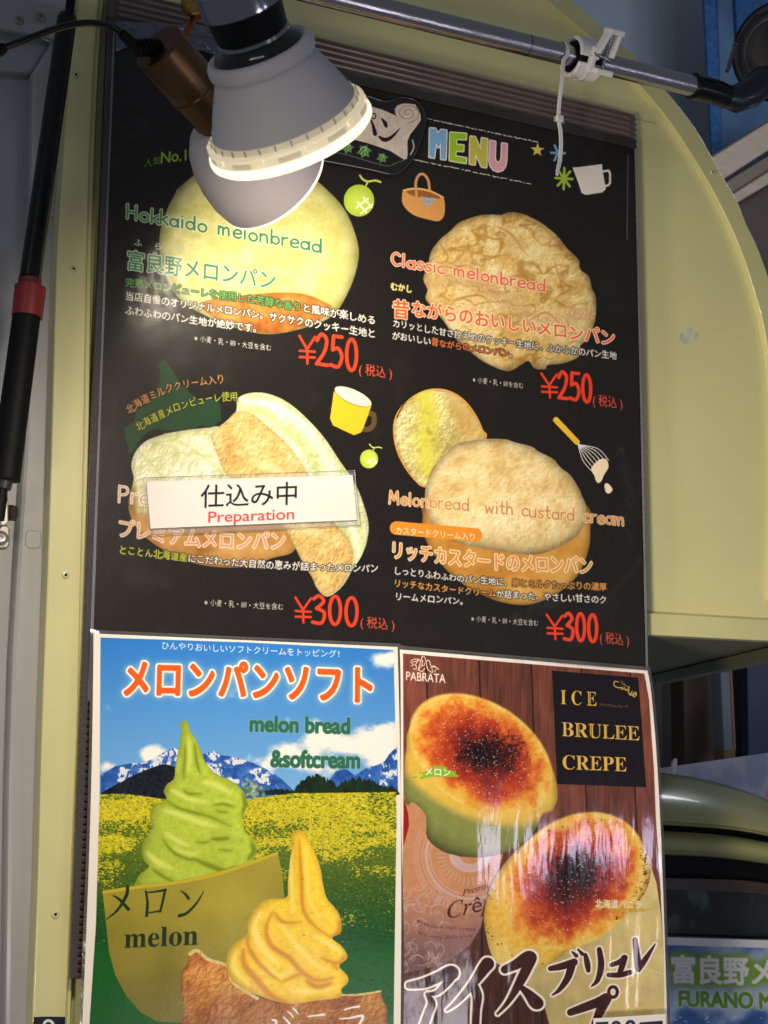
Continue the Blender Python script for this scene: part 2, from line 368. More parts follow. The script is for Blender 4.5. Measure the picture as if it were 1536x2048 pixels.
    cv.paint(cv.poly(z3([(672, 778), (740, 768), (830, 782), (905, 815), (890, 830), (800, 828), (720, 808)]), 6), C(150, 90, 40))
    cv.paint(cv.brush([[tuple(q) + (1.5,) for q in crom(z3([(652, 770), (740, 756), (840, 775), (932, 820)]), 6)]]), C(232, 180, 115))
    cv.paint(cv.poly(z3([(762, 812), (850, 822), (888, 826), (822, 892)])), lambda X, Y: np.where((((np.floor((X + Y) / 2.6) + np.floor((X - Y) / 2.6)) % 2) > 0)[..., None], C(240, 240, 236), C(70, 85, 100)))
    cv.paint(cv.brush([[tuple(q) + (2.6,) for q in z3([(745, 825), (740, 760)])]]), C(205, 150, 90))

    # --- Hokkaido melon bread
    m = cv.poly([(362, 372), (350, 388), (334, 420), (321, 462), (320, 505), (334, 560), (362, 600), (405, 628), (470, 655), (540, 668), (620, 652), (668, 628), (698, 580), (715, 528), (715, 485), (692, 424), (652, 378), (600, 340), (520, 318), (430, 325)], 8)
    cv.paint(Mk(m.x, m.y, blur(m.a, 2)), C(215, 212, 150), .5)
    bread(cv, m, C(206, 202, 118), C(190, 188, 92), C(220, 214, 146), 6, .18, 30, 1, .30)
    cr = cv.poly([(400, 612), (418, 600), (455, 594), (510, 588), (560, 585), (610, 588), (655, 607), (662, 618), (640, 640), (596, 658), (545, 667), (490, 660), (440, 642)], 6)
    cr.a = blur(cr.a, 2); bread(cv, cr, C(186, 112, 40), C(150, 78, 22), C(212, 148, 62), 7, .5, 10, 2, .2)
    cv.paint(cv.brush([[tuple(q) + (2.2,) for q in crom([(500, 587), (560, 582), (615, 587), (655, 604)], 6)]]), C(226, 190, 90), .45)
    for x, y in [(622, 394), (656, 526), (520, 600), (470, 420)]: cv.paint(cv.brush([[(x, y, 1.0)]]), C(90, 80, 30), .7)

    # --- classic melon bread: cracked crust
    zz = lambda p: zc(p, 760, 400, 2.844)
    m = cv.poly(zz([(545, 92), (620, 82), (690, 84), (730, 70), (800, 75), (880, 108), (950, 155), (1010, 205), (1060, 270), (1130, 340), (1140, 395), (1188, 435), (1205, 500), (1228, 560), (1222, 690), (1180, 790), (1140, 830), (1132, 890), (1040, 930), (955, 938), (942, 962), (880, 958), (845, 915), (800, 940), (730, 974), (650, 950), (560, 900), (430, 790), (370, 700), (300, 615), (258, 560), (270, 510), (246, 450), (272, 370), (292, 290), (345, 220), (400, 175), (450, 128)]), 4)
    X, Y = cv.XY(m)
    wx = X + 22 * (fbm(X, Y, 30, 3, 5) - .5); wy = Y + 22 * (fbm(X, Y, 30, 3, 6) - .5)
    crack = np.abs(fbm(wx, wy * 1.5, 62, 3, 1) - .5); crack = 1 - sstep(.0, .05, crack)
    bread(cv, m, C(238, 202, 118), C(212, 160, 70), C(252, 228, 168), 7, .75, 22, 3, .36,
          lambda X, Y: (1 - .16 * crack) * (1.03 - .12 * sstep(500, 740, Y)) * (1 + .10 * (fbm(X, Y, 1.6, 2, 4) - .5)))
    cv.paint(Mk(m.x, m.y, m.a * crack * .45), C(190, 128, 50))
    rr = random.Random(17); fm_ = np.zeros((cv.h, cv.w), np.float32); fm_[m.y:m.y + m.a.shape[0], m.x:m.x + m.a.shape[1]] = blur(m.a, 6) ** 3
    def inb(b): return Mk(b.x, b.y, b.a * fm_[b.y:b.y + b.a.shape[0], b.x:b.x + b.a.shape[1]])
    for _ in range(60):
        x, y = rr.uniform(850, 1190), rr.uniform(430, 740); b = cv.ell(x, y, rr.uniform(8, 26), rr.uniform(6, 18), rr.uniform(0, 90), 20); b.a = blur(b.a, 10); cv.paint(inb(b), C(250, 232, 186) if rr.random() < .6 else C(206, 156, 78), rr.uniform(.15, .4))
    for _ in range(150):
        x, y = rr.uniform(850, 1190), rr.uniform(430, 740); a_ = rr.uniform(-.3, 1.3); L_ = rr.uniform(2, 9)
        q = [(x, y, .4), (x + L_ * math.cos(a_) * .5 + rr.uniform(-1, 1), y + L_ * math.sin(a_) * .5 + rr.uniform(-1, 1), rr.uniform(.8, 2.0)), (x + L_ * math.cos(a_), y + L_ * math.sin(a_), .4)]
        b = cv.brush([q]); b.a = blur(b.a, 1.5); cv.paint(inb(b), C(176, 116, 44), rr.uniform(.3, .8))
        b = cv.brush([[(u, v_ - 2.0, r) for u, v_, r in q]]); b.a = blur(b.a, 1.5); cv.paint(inb(b), C(250, 234, 190), rr.uniform(.2, .5))
    X, Y = cv.XY(m)
    band = np.exp(-((Y - (598 + .28 * (X - 1000) + 18 * np.sin(X / 40))) / 17) ** 2)      # sugared split running across
    cv.paint(Mk(m.x, m.y, m.a * band * (.5 + .9 * (fbm(X, Y, 2.2, 2, 2) - .4)).clip(0, .8).astype(np.float32)), lambda X, Y: C(206, 168, 120) + ((fbm(X, Y, 1.5, 1, 6) - .5)[..., None] * .35))
    for q, w in [([(965, 470), (990, 478), (1008, 476)], 2.2), ([(1000, 455), (1025, 470), (1046, 500), (1066, 520)], 2.6), ([(965, 510), (985, 514), (1003, 510)], 2.6), ([(1110, 525), (1122, 560), (1150, 575)], 2.2), ([(1050, 438), (1085, 452), (1110, 476)], 1.8), ([(870, 520), (900, 535), (935, 530), (960, 545)], 2.0), ([(905, 600), (960, 590), (985, 615), (1005, 650)], 2.4), ([(1060, 640), (1095, 625), (1130, 660)], 2.2)]:
        b = cv.brush([[tuple(p) + (w * (.5 + .5 * math.sin(math.pi * i / 12)),) for i, p in enumerate(crom(q, 6))]]); b.a = blur(b.a, 2); cv.paint(b, C(178, 118, 46), .75)
        b = cv.brush([[tuple(p) + (w * .8,) for p in crom([(x - 1, y - 3.2) for x, y in q], 6)]]); b.a = blur(b.a, 3); cv.paint(b, C(244, 222, 168), .5)

    # --- premium bread, map of the island behind it
    zm = lambda p: zc(p, 240, 720, 2.844)
    cv.paint(cv.poly(zm([(245, 0), (272, 20), (330, 108), (346, 145), (372, 160), (400, 190), (460, 234), (520, 222), (562, 235), (574, 290), (576, 340), (520, 388), (470, 372), (440, 380), (430, 396), (300, 402), (200, 392), (160, 410), (130, 432), (100, 474), (72, 518), (50, 534), (46, 490), (28, 440), (26, 385), (80, 352), (92, 290), (150, 254), (190, 215), (222, 130), (230, 70), (218, 30)])), C(34, 62, 38))
    zp = lambda p: zc(p, 200, 720, 2.56)
    m = cv.poly(zp([(640, 352), (560, 346), (480, 354), (350, 374), (240, 412), (182, 470), (160, 540), (172, 610), (150, 700), (150, 780), (196, 870), (290, 950), (440, 1028), (600, 1060), (760, 1057), (880, 1015), (1000, 968), (980, 800), (900, 500)]), 5)
    bread(cv, m, C(218, 214, 172), C(188, 192, 132), C(238, 234, 214), 8, .9, 20, 4, .2)
    X, Y = cv.XY(m); low = sstep(1000, 1050, Y + 14 * (fbm(X, Y, 20, 2, 1) - .5)) + sstep(18, 0, X - 262) * sstep(965, 985, Y)
    bread(cv, Mk(m.x, m.y, m.a * np.clip(low, 0, 1)), C(184, 128, 56), C(148, 92, 34), C(206, 158, 88), 12, .3, 14, 5, .2)
    for q in [[(290, 905), (340, 880), (395, 868), (440, 870)], [(268, 945), (310, 918), (360, 905), (430, 915)], [(330, 868), (380, 895), (440, 940)], [(275, 900), (300, 925), (330, 960)]]:
        b = cv.brush([[tuple(p) + (2.4,) for p in crom(q, 6)]]); b.a = blur(b.a, 4); cv.paint(b, C(176, 192, 112), .6)
    m = cv.poly(zp([(700, 240), (703, 198), (760, 170), (850, 170), (950, 210), (1050, 290), (1150, 400), (1230, 520), (1300, 620), (1350, 740), (1376, 860), (1350, 980), (1290, 1080), (1240, 1160), (1165, 1212), (1112, 1170), (1085, 1110), (1035, 1030), (960, 880), (850, 700), (660, 600), (600, 480), (568, 400), (580, 365), (640, 318), (690, 275)]), 5)
    bread(cv, m, C(218, 216, 176), C(190, 196, 136), C(238, 236, 216), 6, .9, 14, 6, .18)
    X, Y = cv.XY(m)
    for off, cl, al in [(0, C(168, 190, 108), .55), (24, C(246, 244, 226), .6), (44, C(190, 204, 128), .5)]:
        q = [(475 + off * .5, 812 - off * .45), (545 + off * .8, 835 - off * .7), (610 + off, 900 - off * .6), (655 + off, 985 - off * .3), (700 + off * .6, 1090), (715 + off * .2, 1130)]
        b = cv.brush([[tuple(p) + (7,) for p in crom(q, 8)]]); b.a = blur(b.a, 7); b.a *= (.6 + fbm(*cv.XY(b), 4, 2, 3) * .8).clip(0, 1); 
        b2 = Mk(m.x, m.y, np.zeros_like(m.a)); y0, x0 = b.y - m.y, b.x - m.x
        H, W = b.a.shape; ys, xs = max(0, y0), max(0, x0); ye, xe = min(m.a.shape[0], y0 + H), min(m.a.shape[1], x0 + W)
        b2.a[ys:ye, xs:xe] = b.a[ys - y0:ye - y0, xs - x0:xe - x0]; b2.a *= m.a; cv.paint(b2, cl, al)
    m = cv.poly(zp([(692, 268), (740, 262), (800, 290), (870, 350), (960, 430), (1040, 540), (1080, 620), (1130, 720), (1190, 820), (1262, 900), (1296, 985), (1285, 1060), (1240, 1150), (1165, 1208), (1112, 1168), (1085, 1110), (1035, 1030), (960, 880), (850, 720), (660, 600), (600, 480), (570, 400), (582, 366), (640, 320)]), 5)
    m.a = blur(m.a, 2)
    bread(cv, m, C(220, 186, 110), C(200, 154, 76), C(234, 208, 148), 6, 1.0, 10, 7, .14)
    for cx, cy, rx, ry in [(540, 935, 30, 9), (620, 1060, 22, 10), (480, 905, 10, 5), (570, 990, 30, 12)]:
        b = cv.ell(cx, cy, rx, ry, 20); b.a = blur(b.a, 6); cv.paint(b, C(240, 218, 170), .7)

    # --- custard bread: torn half behind, whole one in front
    zk = lambda p: zc(p, 760, 760, 2.844)
    m = cv.poly(zk([(320, 48), (400, 62), (480, 112), (545, 195), (585, 280), (600, 345), (440, 600), (262, 612), (195, 570), (130, 482), (88, 385), (74, 280), (92, 195), (155, 112), (235, 62)]), 6)
    cv.paint(m, C(226, 150, 55)); inn = Mk(m.x, m.y, sstep(.62, .95, blur(m.a, 6)))
    X, Y = cv.XY(m)
    bread(cv, inn, C(204, 192, 124), C(172, 152, 76), C(226, 218, 170), 7, 1.5, 8, 2, .22)
    g = np.exp(-((X - (856 + 9 * np.sin(Y / 25)) - .12 * (Y - 880)) / 24) ** 2); cv.paint(Mk(m.x, m.y, inn.a * g * .8), C(206, 204, 66))
    rr = random.Random(31)
    for _ in range(60):
        x, y = rr.uniform(800, 960), rr.uniform(795, 960); b = cv.ell(x, y, rr.uniform(2, 9), rr.uniform(1.5, 5), rr.uniform(0, 180), 12); b.a = blur(b.a, 2) ; H, W = b.a.shape
        ff = np.zeros((cv.h, cv.w), np.float32) if _ == 0 else ff
        if _ == 0: ff[m.y:m.y + m.a.shape[0], m.x:m.x + m.a.shape[1]] = inn.a
        b.a = b.a * ff[b.y:b.y + H, b.x:b.x + W]; cv.paint(b, C(150, 118, 54) if rr.random() < .5 else C(238, 228, 170), rr.uniform(.15, .45))
    g = sstep(895, 925, X - .35 * (Y - 850)) * (.4 + .9 * fbm(X, Y, 8, 3, 3)).clip(0, 1); cv.paint(Mk(m.x, m.y, inn.a * g * .8), C(200, 162, 92))
    cv.paint(cv.brush([[tuple(q) + (.8,) for q in crom(zk([(95, 215), (150, 118), (235, 62), (320, 42)]), 5)]]), C(20, 16, 14))
    m = cv.poly(zk([(1172, 710), (1196, 860), (1182, 980), (1122, 1115), (1000, 1220), (850, 1277), (700, 1266), (560, 1212), (420, 1122), (305, 990), (246, 870), (243, 780), (262, 700), (500, 640), (900, 640)]), 6)
    bread(cv, m, C(204, 142, 50), C(178, 112, 30), C(222, 170, 84), 16, .2, 18, 3, .32)
    m = cv.poly(zk([(622, 334), (720, 338), (760, 352), (860, 378), (905, 408), (980, 446), (1030, 500), (1082, 540), (1128, 610), (1150, 660), (1172, 720), (1162, 810), (1135, 870), (1098, 905), (1000, 958), (930, 985), (850, 994), (750, 982), (600, 960), (460, 932), (352, 880), (282, 800), (256, 700), (262, 600), (300, 500), (368, 425), (430, 365), (520, 345)]), 4)
    bread(cv, m, C(236, 208, 142), C(214, 174, 98), C(248, 230, 182), 7, .5, 26, 5, .34, lambda X, Y: 1.02 - .1 * sstep(1020, 1110, Y))
    rr = random.Random(9)
    for _ in range(70):
        x, y = rr.uniform(860, 1160), rr.uniform(900, 1100); b = cv.ell(x, y, rr.uniform(1.5, 5), rr.uniform(1, 2.4), rr.uniform(-30, 30), 12)
        cx_ = (x - 1010) / 155; cy_ = (y - 995) / 108
        if cx_ * cx_ + cy_ * cy_ < .9: b.a = blur(b.a, 2); cv.paint(b, C(196, 156, 84), .5)

    # mug and whisk
    m = cv.poly(zp([(1197, 160), (1178, 298), (1192, 335), (1300, 385), (1336, 372), (1350, 345), (1393, 225)]), 0)
    cv.paint(cv.brush([[tuple(q) + (5.2,) for q in crom(zp([(1372, 275), (1400, 280), (1402, 325), (1380, 352), (1345, 355)]), 6)]]), C(92, 70, 46))
    cv.paint(m, C(222, 184, 44)); e = cv.ell(706, 793, 39.5, 13.5, 24); cv.paint(Mk(e.x, e.y, dilate(e.a, 2)), C(86, 66, 36)); cv.paint(e, C(232, 220, 200))
    cv.paint(cv.brush([[(1112, 840, 6), (1154, 884, 5.6)]]), C(228, 186, 62))
    for i in range(7):
        t = i / 6; a = np.array([1156, 889]); b = np.array([1181 + 36 * t, 940 - 20 * t]); mid = (a + b) / 2 + np.array([(t - .45) * 12 + 2, -(t - .4) * 12])
        cv.paint(cv.brush([[tuple(q) + (.9,) for q in crom([a, mid, b], 6)]]), C(225, 222, 220))
    cv.paint(cv.poly([(1182, 938), (1196, 921), (1212, 918), (1217, 934), (1208, 950), (1203, 962), (1197, 966), (1192, 962), (1188, 950)], 5), C(240, 222, 190))
    cv.paint(cv.poly([(1209, 969), (1216, 967), (1225, 978), (1220, 986), (1212, 985)], 4), C(240, 226, 200))
    # orange pill
    m = cv.brush([[(793, 1056, 13.5), (951, 1070, 13.5)]]); cv.paint(m, C(222, 140, 44))

    # --- lettering
    GRN = C(62, 122, 80); RED = C(228, 66, 38); J = .09
    cv.text('人気', [(288, 333), (322, 327)], 17, C(160, 186, 62), jit=.1, wt=.3)
    cv.text('No.1', [(320, 326), (378, 320)], 31, C(172, 194, 62), wt=.9, jit=.04)
    cv.hand('Hokkaido melonbread', (254, 436), (643, 505), 27, 2.1, GRN, (C(226, 232, 200), 1.9))
    for ch, x, y in [('ふ', 276, 490), ('ら', 316, 497), ('の', 357, 502)]: cv.text(ch, [(x - 8, y), (x + 8, y + 2)], 15, C(236, 236, 220), (C(90, 130, 90), .9), jit=.1)
    cv.text('富良野メロンパン', [(252, 535), (553, 577)], 42, GRN, (C(232, 235, 215), 2.0), wt=1.1, jit=.03)
    DK = (C(26, 23, 20), 1.7)
    cv.text([('完熟メロンピューレを使用した芳醇な香り', C(100, 172, 92)), ('と風味が楽しめる', WH)], [(250, 571), (500, 605), (752, 648)], 19, WH, DK, jit=J, wt=.8)
    cv.text('当店自慢のオリジナルメロンパン。サクサクのクッキー生地と', [(250, 598), (500, 634), (752, 675)], 19, WH, DK, jit=J, wt=.8)
    cv.text('ふわふわのパン生地が絶妙です。', [(250, 627), (524, 666)], 19, WH, DK, jit=J, wt=.8)
    cv.text('※小麦・乳・卵・大豆を含む', [(388, 681), (543, 701)], 13.5, WH, jit=J, wt=.35)
    def price(t, x0, y0, x1, y1, h, tx0, ty0, tx1, ty1):
        cv.hand('¥', (x0, y0), (x0 + 32, y0 + 2), h * .88, 2.2, RED, (C(110, 22, 14), .9), jit=0)
        cv.hand(t, (x0 + 34, y0 + 3), (x1, y1), h, 3.4, RED, (C(110, 22, 14), .9), jit=.02)
        cv.text('( 税込 )', [(tx0, ty0), (tx1, ty1)], 25, C(226, 88, 64), (C(90, 20, 14), .8), jit=.04, wt=.2)
    price('250', 598, 726, 713, 741, 62, 717, 747, 785, 756)
    cv.hand('Classic melonbread', (784, 529), (1091, 584), 24, 1.9, C(232, 112, 74), (C(244, 226, 200), 1.8))
    cv.text('むかし', [(781, 578), (825, 585)], 16, C(210, 196, 70), (C(245, 240, 190), 1.2), jit=.08)
    cv.text('昔', [(784, 632), (820, 636)], 40, C(232, 92, 42), (C(246, 230, 205), 2.2), wt=1.2)
    cv.text('ながらのおいしいメロンパン', [(822, 629), (1030, 660), (1231, 690)], 34, C(232, 100, 52), (C(246, 228, 200), 2.1), wt=1.0, jit=.05)
    cv.text('カリッとした甘さ控えめのクッキー生地に、ふかふかのパン生地', [(785, 652), (1010, 690), (1234, 718)], 17, WH, DK, jit=J, wt=.8)
    cv.text([('がおいしい', WH), ('昔ながらのメロンパン', C(232, 118, 70)), ('。', WH)], [(784, 677), (1034, 716)], 17, WH, DK, jit=J, wt=.8)
    cv.text('※小麦・乳・卵を含む', [(945, 764), (1047, 776)], 12.5, WH, jit=J, wt=.35)
    price('250', 1083, 794, 1182, 804, 54, 1185, 809, 1246, 816)
    cv.text('北海道ミルククリーム入り', [(258, 828), (295, 804), (350, 780), (400, 770), (450, 765)], 20, C(206, 142, 78), DK, jit=J, rot=True, wt=.6)
    cv.text('北海道産メロンピューレ使用', [(276, 862), (320, 838), (375, 814), (425, 803), (476, 800)], 20, C(184, 190, 62), DK, jit=J, rot=True, wt=.6)
    cv.hand('Premium melonbread', (238, 1004), (640, 1040), 32, 1.6, C(190, 150, 130), (C(240, 226, 215), 1.8))
    cv.text('プレミアムメロンパン', [(234, 1070), (400, 1092), (572, 1096)], 40, C(196, 140, 112), (C(240, 224, 210), 2.1), wt=.9, jit=.05)
    cv.text([('とことん北海道産', C(190, 196, 60)), ('にこだわった大自然の恵みが詰まったメロンパン', WH)], [(237, 1106), (500, 1134), (757, 1144)], 18.5, WH, DK, jit=J, wt=.8)
    cv.text('※小麦・乳・卵・大豆を含む', [(408, 1210), (567, 1219)], 14, WH, jit=J, wt=.35)
    price('300', 590, 1244, 714, 1251, 56, 720, 1253, 790, 1259)
    cv.hand('Melonbread  with custard cream', (779, 1007), (1248, 1051), 25, 1.6, C(200, 140, 80), (C(244, 222, 190), 1.6))
    cv.text('カスタードクリーム入り', [(790, 1067), (952, 1080)], 17, C(250, 240, 225), jit=.05, wt=.3)
    cv.text('リッチカスタードのメロンパン', [(780, 1113), (980, 1136), (1186, 1146)], 38, C(208, 140, 72), (C(246, 230, 205), 2.1), wt=1.0, jit=.04)
    OR = C(232, 160, 84)
    cv.text([('しっとりふわふわのパン生地に、', WH), ('卵とミルクたっぷりの濃厚', OR)], [(787, 1147), (1000, 1170), (1214, 1180)], 17, WH, DK, jit=J, wt=.8)
    cv.text([('リッチなカスタードクリーム', OR), ('が詰まった、やさしい甘さのク', WH)], [(787, 1172), (1000, 1194), (1214, 1206)], 17, WH, DK, jit=J, wt=.8)
    cv.text('リームメロンパン。', [(789, 1199), (936, 1209)], 17, WH, DK, jit=J, wt=.8)
    cv.text('※小麦・乳・卵・大豆を含む', [(942, 1242), (1077, 1251)], 13, WH, jit=J, wt=.35)
    price('300', 1094, 1277, 1194, 1283, 54, 1199, 1284, 1259, 1290)
    cv.paint(cv.brush([[(1256, 310, .9), (1254, 480, 1.1)]]), C(120, 115, 112), .7)
    return cv

def paint_left():
    cv = Cv(140, 1245, 830, 2190, 1.6, C(236, 228, 218))
    z = lambda p: zc(p, 160, 1240, 2.327); z2 = lambda p: zc(p, 160, 1620, 2.327)
    inner = cv.poly([(201, 1275), (500, 1285), (787, 1300), (790, 1420), (793, 1640), (787, 2048), (785, 2150), (174, 2130), (179, 2048), (192, 1848), (199, 1600)])
    X, Y = cv.XY(inner)
    sky = C(48, 122, 205) + (np.clip((Y - 1275) / 310, 0, 1)[..., None]) * C(72, 52, 22)
    cl = sstep(.47, .72, fbm(X, Y * 1.4, 60, 5, 1) * .75 + .32 * np.exp(-((X - 650) / 150) ** 2 - ((Y - 1500) / 55) ** 2) + .45 * np.exp(-((X - 775) / 45) ** 2 - ((Y - 1318) / 24) ** 2)
               + .32 * np.exp(-((X - 770) / 60) ** 2 - ((Y - 1470) / 60) ** 2) + .30 * np.exp(-((X - 300) / 42) ** 2 - ((Y - 1515) / 20) ** 2) + .36 * np.exp(-((X - 212) / 30) ** 2 - ((Y - 1536) / 17) ** 2) + .30 * np.exp(-((X - 310) / 30) ** 2 - ((Y - 1503) / 18) ** 2) + .30 * np.exp(-((X - 690) / 70) ** 2 - ((Y - 1485) / 28) ** 2) + .30 * np.exp(-((X - 590) / 70) ** 2 - ((Y - 1525) / 26) ** 2) + .22 * np.exp(-((X - 490) / 34) ** 2 - ((Y - 1520) / 20) ** 2) + .28 * np.exp(-((X - 598) / 36) ** 2 - ((Y - 1440) / 12) ** 2) - .09)
    c = sky + (C(246, 238, 232) - sky) * cl[..., None]
    cv.paint(inner, c)
    def mtn(pts, seed, amt):
        m = cv.poly(z(pts)); X, Y = cv.XY(m); n = fbm(X, Y * 1.3, 26, 5, seed)
        base = C(46, 92, 172) + ((fbm(X, Y, 12, 3, seed + 1) - .5)[..., None]) * C(60, 70, 80)
        sn = .9 * sstep(.56, .64, n + amt * (1 - np.clip((Y - 1490) / 90, 0, 1))) * (fbm(X * 2, Y, 9, 3, 4) > .42)
        cv.paint(m, base + (C(236, 236, 240) - base) * sn[..., None])
    mtn([(95, 722), (130, 700), (165, 680), (230, 668), (300, 664), (350, 640), (400, 610), (440, 596), (520, 640), (580, 622), (622, 608), (660, 630), (700, 634), (760, 652), (800, 662), (850, 686), (900, 712), (940, 742), (980, 780), (1005, 806), (1005, 850), (95, 850)], 2, .06)
    mtn([(1000, 815), (1100, 790), (1165, 740), (1190, 705), (1235, 690), (1280, 724), (1330, 690), (1390, 672), (1420, 655), (1440, 622), (1476, 590), (1480, 815)], 5, .10)
    m = cv.poly(z([(95, 806), (150, 775), (200, 750), (250, 722), (300, 700), (350, 682), (392, 670), (440, 682), (520, 720), (520, 840), (95, 840)])); cv.paint(m, lambda X, Y: C(26, 30, 40) + (fbm(X, Y, 5, 3, 2)[..., None] - .5) * .14)
    # trees at the field's edge
    for (a, b, lo, hi, n, s) in [(1010, 1190, 700, 800, 110, 1), (1190, 1410, 715, 800, 130, 2), (840, 1010, 770, 812, 40, 3), (1390, 1476, 755, 800, 26, 5)]:
        rr = random.Random(s)
        for _ in range(n):
            x = rr.uniform(a, b); h = rr.uniform(.4, 1) * (800 - lo) * (1 - .5 * abs((x - (a + b) / 2) / (b - a) * 2) ** 2); w = rr.uniform(5, 20)
            cv.paint(cv.poly(z([(x - w, 812), (x - w * .8, 812 - h * .6), (x, 812 - h), (x + w * .8, 812 - h * .6), (x + w, 812)]), 3), C(18 + rr.random() * 14, 32 + rr.random() * 22, 24 + rr.random() * 8))
    rr = random.Random(8)
    for _ in range(90):
        x, y = rr.gauss(800, 24), rr.gauss(795, 20); cv.paint(cv.ell(*z([(x, y)])[0], rr.uniform(2, 5), rr.uniform(2, 4), 0, 10), C(150, 178, 148) * (.55 + .55 * rr.random()), .7)
    fld = cv.poly(z([(95, 812), (200, 808), (300, 820), (390, 834), (520, 838), (780, 832), (880, 820), (1000, 806), (1200, 804), (1480, 800)]) + [(794, 2160), (150, 2160)])
    fld.a = np.minimum(fld.a, 1.0); X, Y = cv.XY(fld)
    n = fbm(X, Y * 2.2, 5, 4, 3); big = fbm(X, Y * 3, 90, 3, 2); dep = np.clip((Y - 1585) / 330, 0, 1)
    fine = fbm(X, Y * 1.5, 2.6, 2, 6)
    yel = sstep(.44, .56, n * .6 + fine * .4 + .13 - .12 * sstep(.45, .62, big) - .30 * sstep(.2, .60, dep + (big - .5) * .35) - .12 * sstep(.75, 1, dep) + .07 * sstep(560, 700, X) * sstep(.4, .6, dep))
    yel *= 1 - sstep(.9, 1.05, dep)
    grn = C(88, 114, 34) + (C(26, 92, 36) - C(88, 114, 34)) * sstep(.4, .95, dep)[..., None]; grn = grn * (.7 + .6 * fine)[..., None] * (1 - .15 * sstep(.3, .6, dep))[..., None]
    sm = sstep(.85, 1.0, dep)[..., None]; grn = grn * (1 - sm) + C(24, 92, 34) * sm
    ye = C(222, 204, 44) * (.78 + .4 * fbm(X, Y, 3, 2, 1))[..., None]
    im = Mk(fld.x, fld.y, fld.a)
    ih = inner.a[fld.y - inner.y:fld.y - inner.y + fld.a.shape[0], fld.x - inner.x:fld.x - inner.x + fld.a.shape[1]] if (fld.x >= inner.x and fld.y >= inner.y) else None
    if ih is None or ih.shape != fld.a.shape:
        big_ = np.zeros((cv.h, cv.w), np.float32); big_[inner.y:inner.y + inner.a.shape[0], inner.x:inner.x + inner.a.shape[1]] = inner.a
        ih = big_[fld.y:fld.y + fld.a.shape[0], fld.x:fld.x + fld.a.shape[1]]
    im.a = fld.a * ih
    cv.paint(im, grn + (ye - grn) * (yel * .88)[..., None])

    def swirl(outline, base, dark, light, folds, hi, seed, tip):
        m = cv.poly(outline, 5); X, Y = cv.XY(m)
        e = blur(m.a, 16 * cv.k); lam = np.clip((e - .45) * 2, 0, 1)
        g = 1.0 - .2 * (1 - lam) ** 1.2; sx = (blur(m.a, 30)); side = 1 + .10 * np.clip((np.roll(sx, 20, 1) - np.roll(sx, -20, 1)), -1, 1)
        c = (base * g[..., None] * side[..., None]) * (1 + .16 * (fbm(X, Y, 10, 4, seed)[..., None] - .5) + .12 * (fbm(X, Y, 2.5, 2, seed)[..., None] - .5))
        cv.paint(m, c)
        fullm = np.zeros((cv.h, cv.w), np.float32); fullm[m.y:m.y + m.a.shape[0], m.x:m.x + m.a.shape[1]] = m.a
        for lst, col, al, bl in ((hi, light, .8, 6), (folds, dark, .45, 9), (folds, dark, .8, 3)):
            for q, w in lst:
                b = cv.brush([[tuple(p) + (w * (.72 if bl == 3 else 1.0) * (.25 + .75 * math.sin(math.pi * min(1, (i + 1) / (6 * (len(q) - 1) + 2)))),) for i, p in enumerate(crom(q, 6))]])
                b.a = blur(b.a, bl) * fullm[b.y:b.y + b.a.shape[0], b.x:b.x + b.a.shape[1]]; cv.paint(b, col, al)
        return m
    zg = lambda p: zc(p, 200, 1400, 4.8)
    zl = lambda L, f: [(f(q), w) for q, w in L]
    swirl(zg([(810, 194), (845, 222), (862, 290), (915, 370), (960, 470), (1010, 590), (1060, 660), (1120, 712), (1230, 760), (1330, 825), (1390, 900), (1412, 990), (1385, 1080), (1362, 1140), (1385, 1240), (1440, 1310), (1490, 1380), (1505, 1450), (1480, 1520), (1400, 1620), (900, 1760), (600, 1780), (350, 1790), (345, 1740), (385, 1670), (470, 1600), (430, 1550), (398, 1470), (412, 1380), (460, 1290), (505, 1230), (478, 1150), (482, 1090), (520, 1010), (635, 955), (612, 880), (640, 810), (708, 755), (722, 640), (745, 520), (768, 400), (778, 290), (768, 225)]),
          C(176, 194, 64), C(112, 132, 28), C(216, 226, 116),
          zl([([(640, 965), (720, 1020), (860, 1070), (1050, 1120), (1260, 1215)], 3.2), ([(915, 1360), (1000, 1370), (1060, 1350)], 2.5), ([(1070, 1335), (1150, 1335), (1240, 1325)], 4.6), ([(600, 1330), (700, 1460), (850, 1530), (900, 1520)], 3.4), ([(900, 1525), (1050, 1590), (1200, 1640), (1300, 1600)], 6), ([(500, 1620), (600, 1690), (700, 1740)], 4), ([(820, 420), (812, 600), (800, 760)], 2.6), ([(905, 420), (930, 600), (960, 700)], 3.6), ([(1090, 1010), (1190, 1000), (1290, 1030)], 3.2), ([(1110, 1060), (1170, 1075), (1230, 1085)], 2.2), ([(1130, 1440), (1200, 1440), (1260, 1450)], 2), ([(1370, 900), (1395, 1000), (1370, 1100)], 5), ([(800, 860), (850, 900), (980, 900)], 3), ([(1450, 1380), (1480, 1450), (1420, 1530)], 6)], zg),
          zl([([(850, 360), (860, 520), (850, 700)], 4), ([(760, 540), (745, 700)], 3), ([(680, 860), (760, 900), (900, 960), (1050, 980)], 5), ([(600, 1060), (760, 1100), (950, 1170), (1130, 1220)], 6), ([(620, 1270), (760, 1360), (860, 1400)], 5), ([(980, 790), (1120, 820), (1260, 900)], 6), ([(450, 1460), (560, 1560), (700, 1620)], 6), ([(1100, 980), (1200, 970), (1290, 990)], 2.5), ([(700, 1420), (860, 1480), (960, 1450)], 4), ([(1270, 1290), (1340, 1275)], 2.5)], zg), 2, None)
